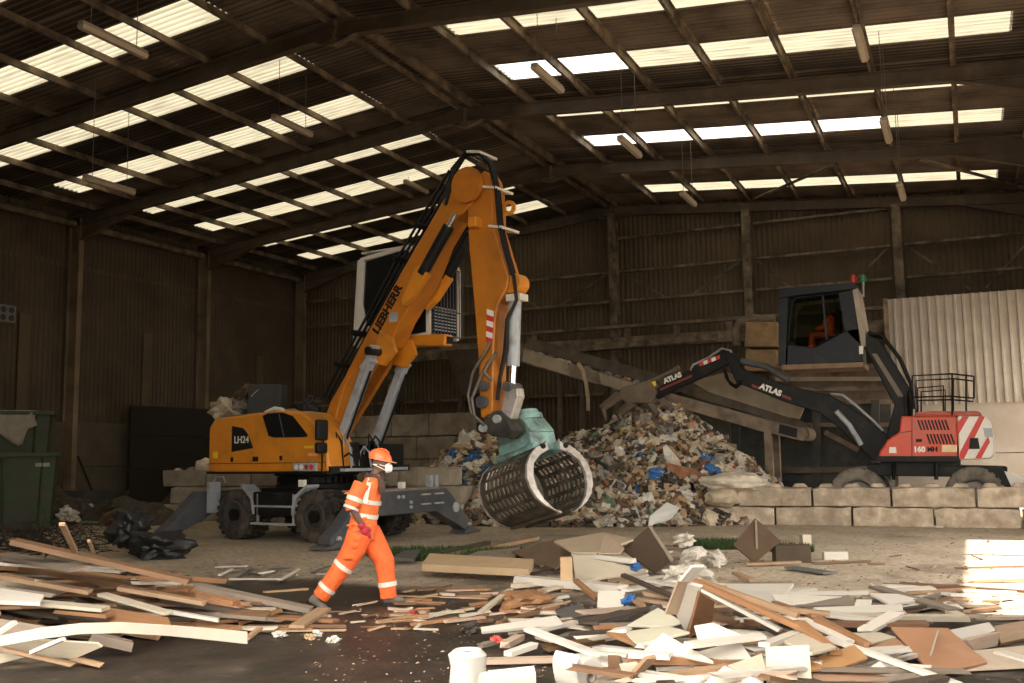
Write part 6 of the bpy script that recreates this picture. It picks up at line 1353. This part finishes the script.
sp1 = crumple(.3, 171, 3, .5, .35); q = onZ(523, 606); tag(sp1.build('splintered_log', WD['orange'], None, None, loc=(q.x, q.y, .06), rot=(0, 0, YAW)), 'splintered reddish wood chunk in the middle of the splinters', 'wood'); pk(420+60, 613, .03, 510, 590, .15, .07, .03, 'cream', 'cream stake leaning over the splintered wood'); S([(555, 612, .04), (580, 605, .05), (590, 616, .02), (562, 620, .02)], .02, 'slate', 'flat slate piece right of the splintered wood')
# filler of the right pile: three bands, thinner and lower away from the middle
scatter(95, (600, 900), (600, 690), ('white', 'white', 'cream', 'tan', 'brown', 'pink', 'orange', 'dark', 'grey'), (.3, 1.1), (.04, .2), '%s board piece in the foreground pile', '%s board pieces in the foreground pile', 'board', 'board_piece', .02, .2, (.5, .7))
scatter(45, (690, 1010), (580, 615), ('white', 'cream', 'tan', 'brown', 'grey', 'white'), (.25, 1.0), (.04, .16), '%s board piece behind the foreground pile', '%s board pieces at the back of the pile', 'board', 'board_piece', .02, .03, (.4, .5))
scatter(40, (540, 720), (545, 600), ('cream', 'tan', 'brown', 'grey', 'white', 'dark'), (.2, .8), (.04, .14), '%s board piece in the middle group', '%s board pieces in the middle group', 'board', 'board_piece', .02, .09, (.4, .6))
scatter(30, (700, 1000), (525, 600), ('brown', 'grey', 'cream', 'tan'), (.06, .3), (.015, .05), '%s splinter on the dry floor', '%s splinters on the dry floor')
# fine chips and dust clods, past counting
random.seed(900)
for key, n_ in (('tan', 420), ('pink', 160), ('brown', 900), ('dark', 900)):
    b = MB()
    for i in range(n_):
        u = random.choice((random.uniform(300, 1024), random.gauss(520, 90), random.gauss(800, 120))); v = random.uniform(530, 683); p = onZ(u, v, .004); s = random.uniform(.006, .026); a = random.uniform(0, 6.3); e = V((math.cos(a), math.sin(a), 0)); g_ = V((-e.y, e.x, 0))
        b.add([p-e*s-g_*s*.3, p+e*s-g_*s*.25, p+e*s*.9+g_*s*.3, p-e*s*.8+g_*s*.3, p+V((0, 0, s*.5))], [(0, 1, 4), (1, 2, 4), (2, 3, 4), (3, 0, 4)])
    tag(b.build('wood_chips', WD[key]), 'fine %s wood chips strewn over the floor' % WC[key], 'chips', None, 'stuff')

# ================================================================ LABELS: WHICH ONE
bpy.context.view_layer.update()
def pix(o):
    c = sum((V(k) for k in o.bound_box), V())/8 if o.type == 'MESH' else V()
    d = (o.matrix_world @ c)-O; z = d.dot(FW); return 512+F*d.dot(RT)/z, 341.5-F*d.dot(UP)/z
ORD = ['', 'second ', 'third ', 'fourth ', 'fifth ', 'sixth ', 'seventh ', 'eighth ', 'ninth ', 'tenth ', 'eleventh ', 'twelfth ']
def zone(u, v, g):
    if 'heap' in g:
        a = 'left of the grab' if u < 482 else 'behind the grab' if u < 590 else 'right of the grab' if u < 650 else 'near the mattress' if u > 690 else 'under the black arm'
        return a
    if 'left pile' in g: return 'at the left edge' if u < 60 else 'above the bowed strip' if u < 150 else 'toward the worker' if u > 210 else 'behind the bowed strip'
    if ('right-hand' in g or 'foreground' in g or 'back of the pile' in g) and 'chips' not in g: return 'by the paper rolls' if u < 640 else 'by the broken cupboard' if u < 730 else 'around the long battens' if u < 830 else 'near the red-brown sheet' if u < 960 else 'by the sunlit patch'
    return ''
top = [o for o in SC.objects if o.parent is None and o.get('label') and o.get('group')]
cnt = {}
for o in top: cnt.setdefault((o['label'], o['group']), []).append(o)
for (lab, g), L in cnt.items():
    if len(L) < 2: continue
    sub = {}
    for o in L:
        u, v = pix(o); zn = zone(u, v, g); sub.setdefault(zn, []).append((u, v, o))
    for zn, S_ in sub.items():
        S_.sort(key=lambda t: t[0]); base = lab+(' '+zn if zn else '')
        vs_ = sorted(t[1] for t in S_); mid = vs_[len(vs_)//2]
        if len(S_) > 5: groups_ = [('upper', [t for t in S_ if t[1] < mid]), ('lower', [t for t in S_ if t[1] >= mid])]
        else: groups_ = [('', S_)]
        for nm, T in groups_:
            for i, (u, v, o) in enumerate(T):
                n_ = ORD[i].strip() if 0 < i < len(ORD) else 'first' if i == 0 else 'number %d' % (i+1)
                o['label'] = base+(', the %s one' % nm if nm else '') if len(T) == 1 else base+', %s%s from left' % (nm+' ' if nm else '', n_)
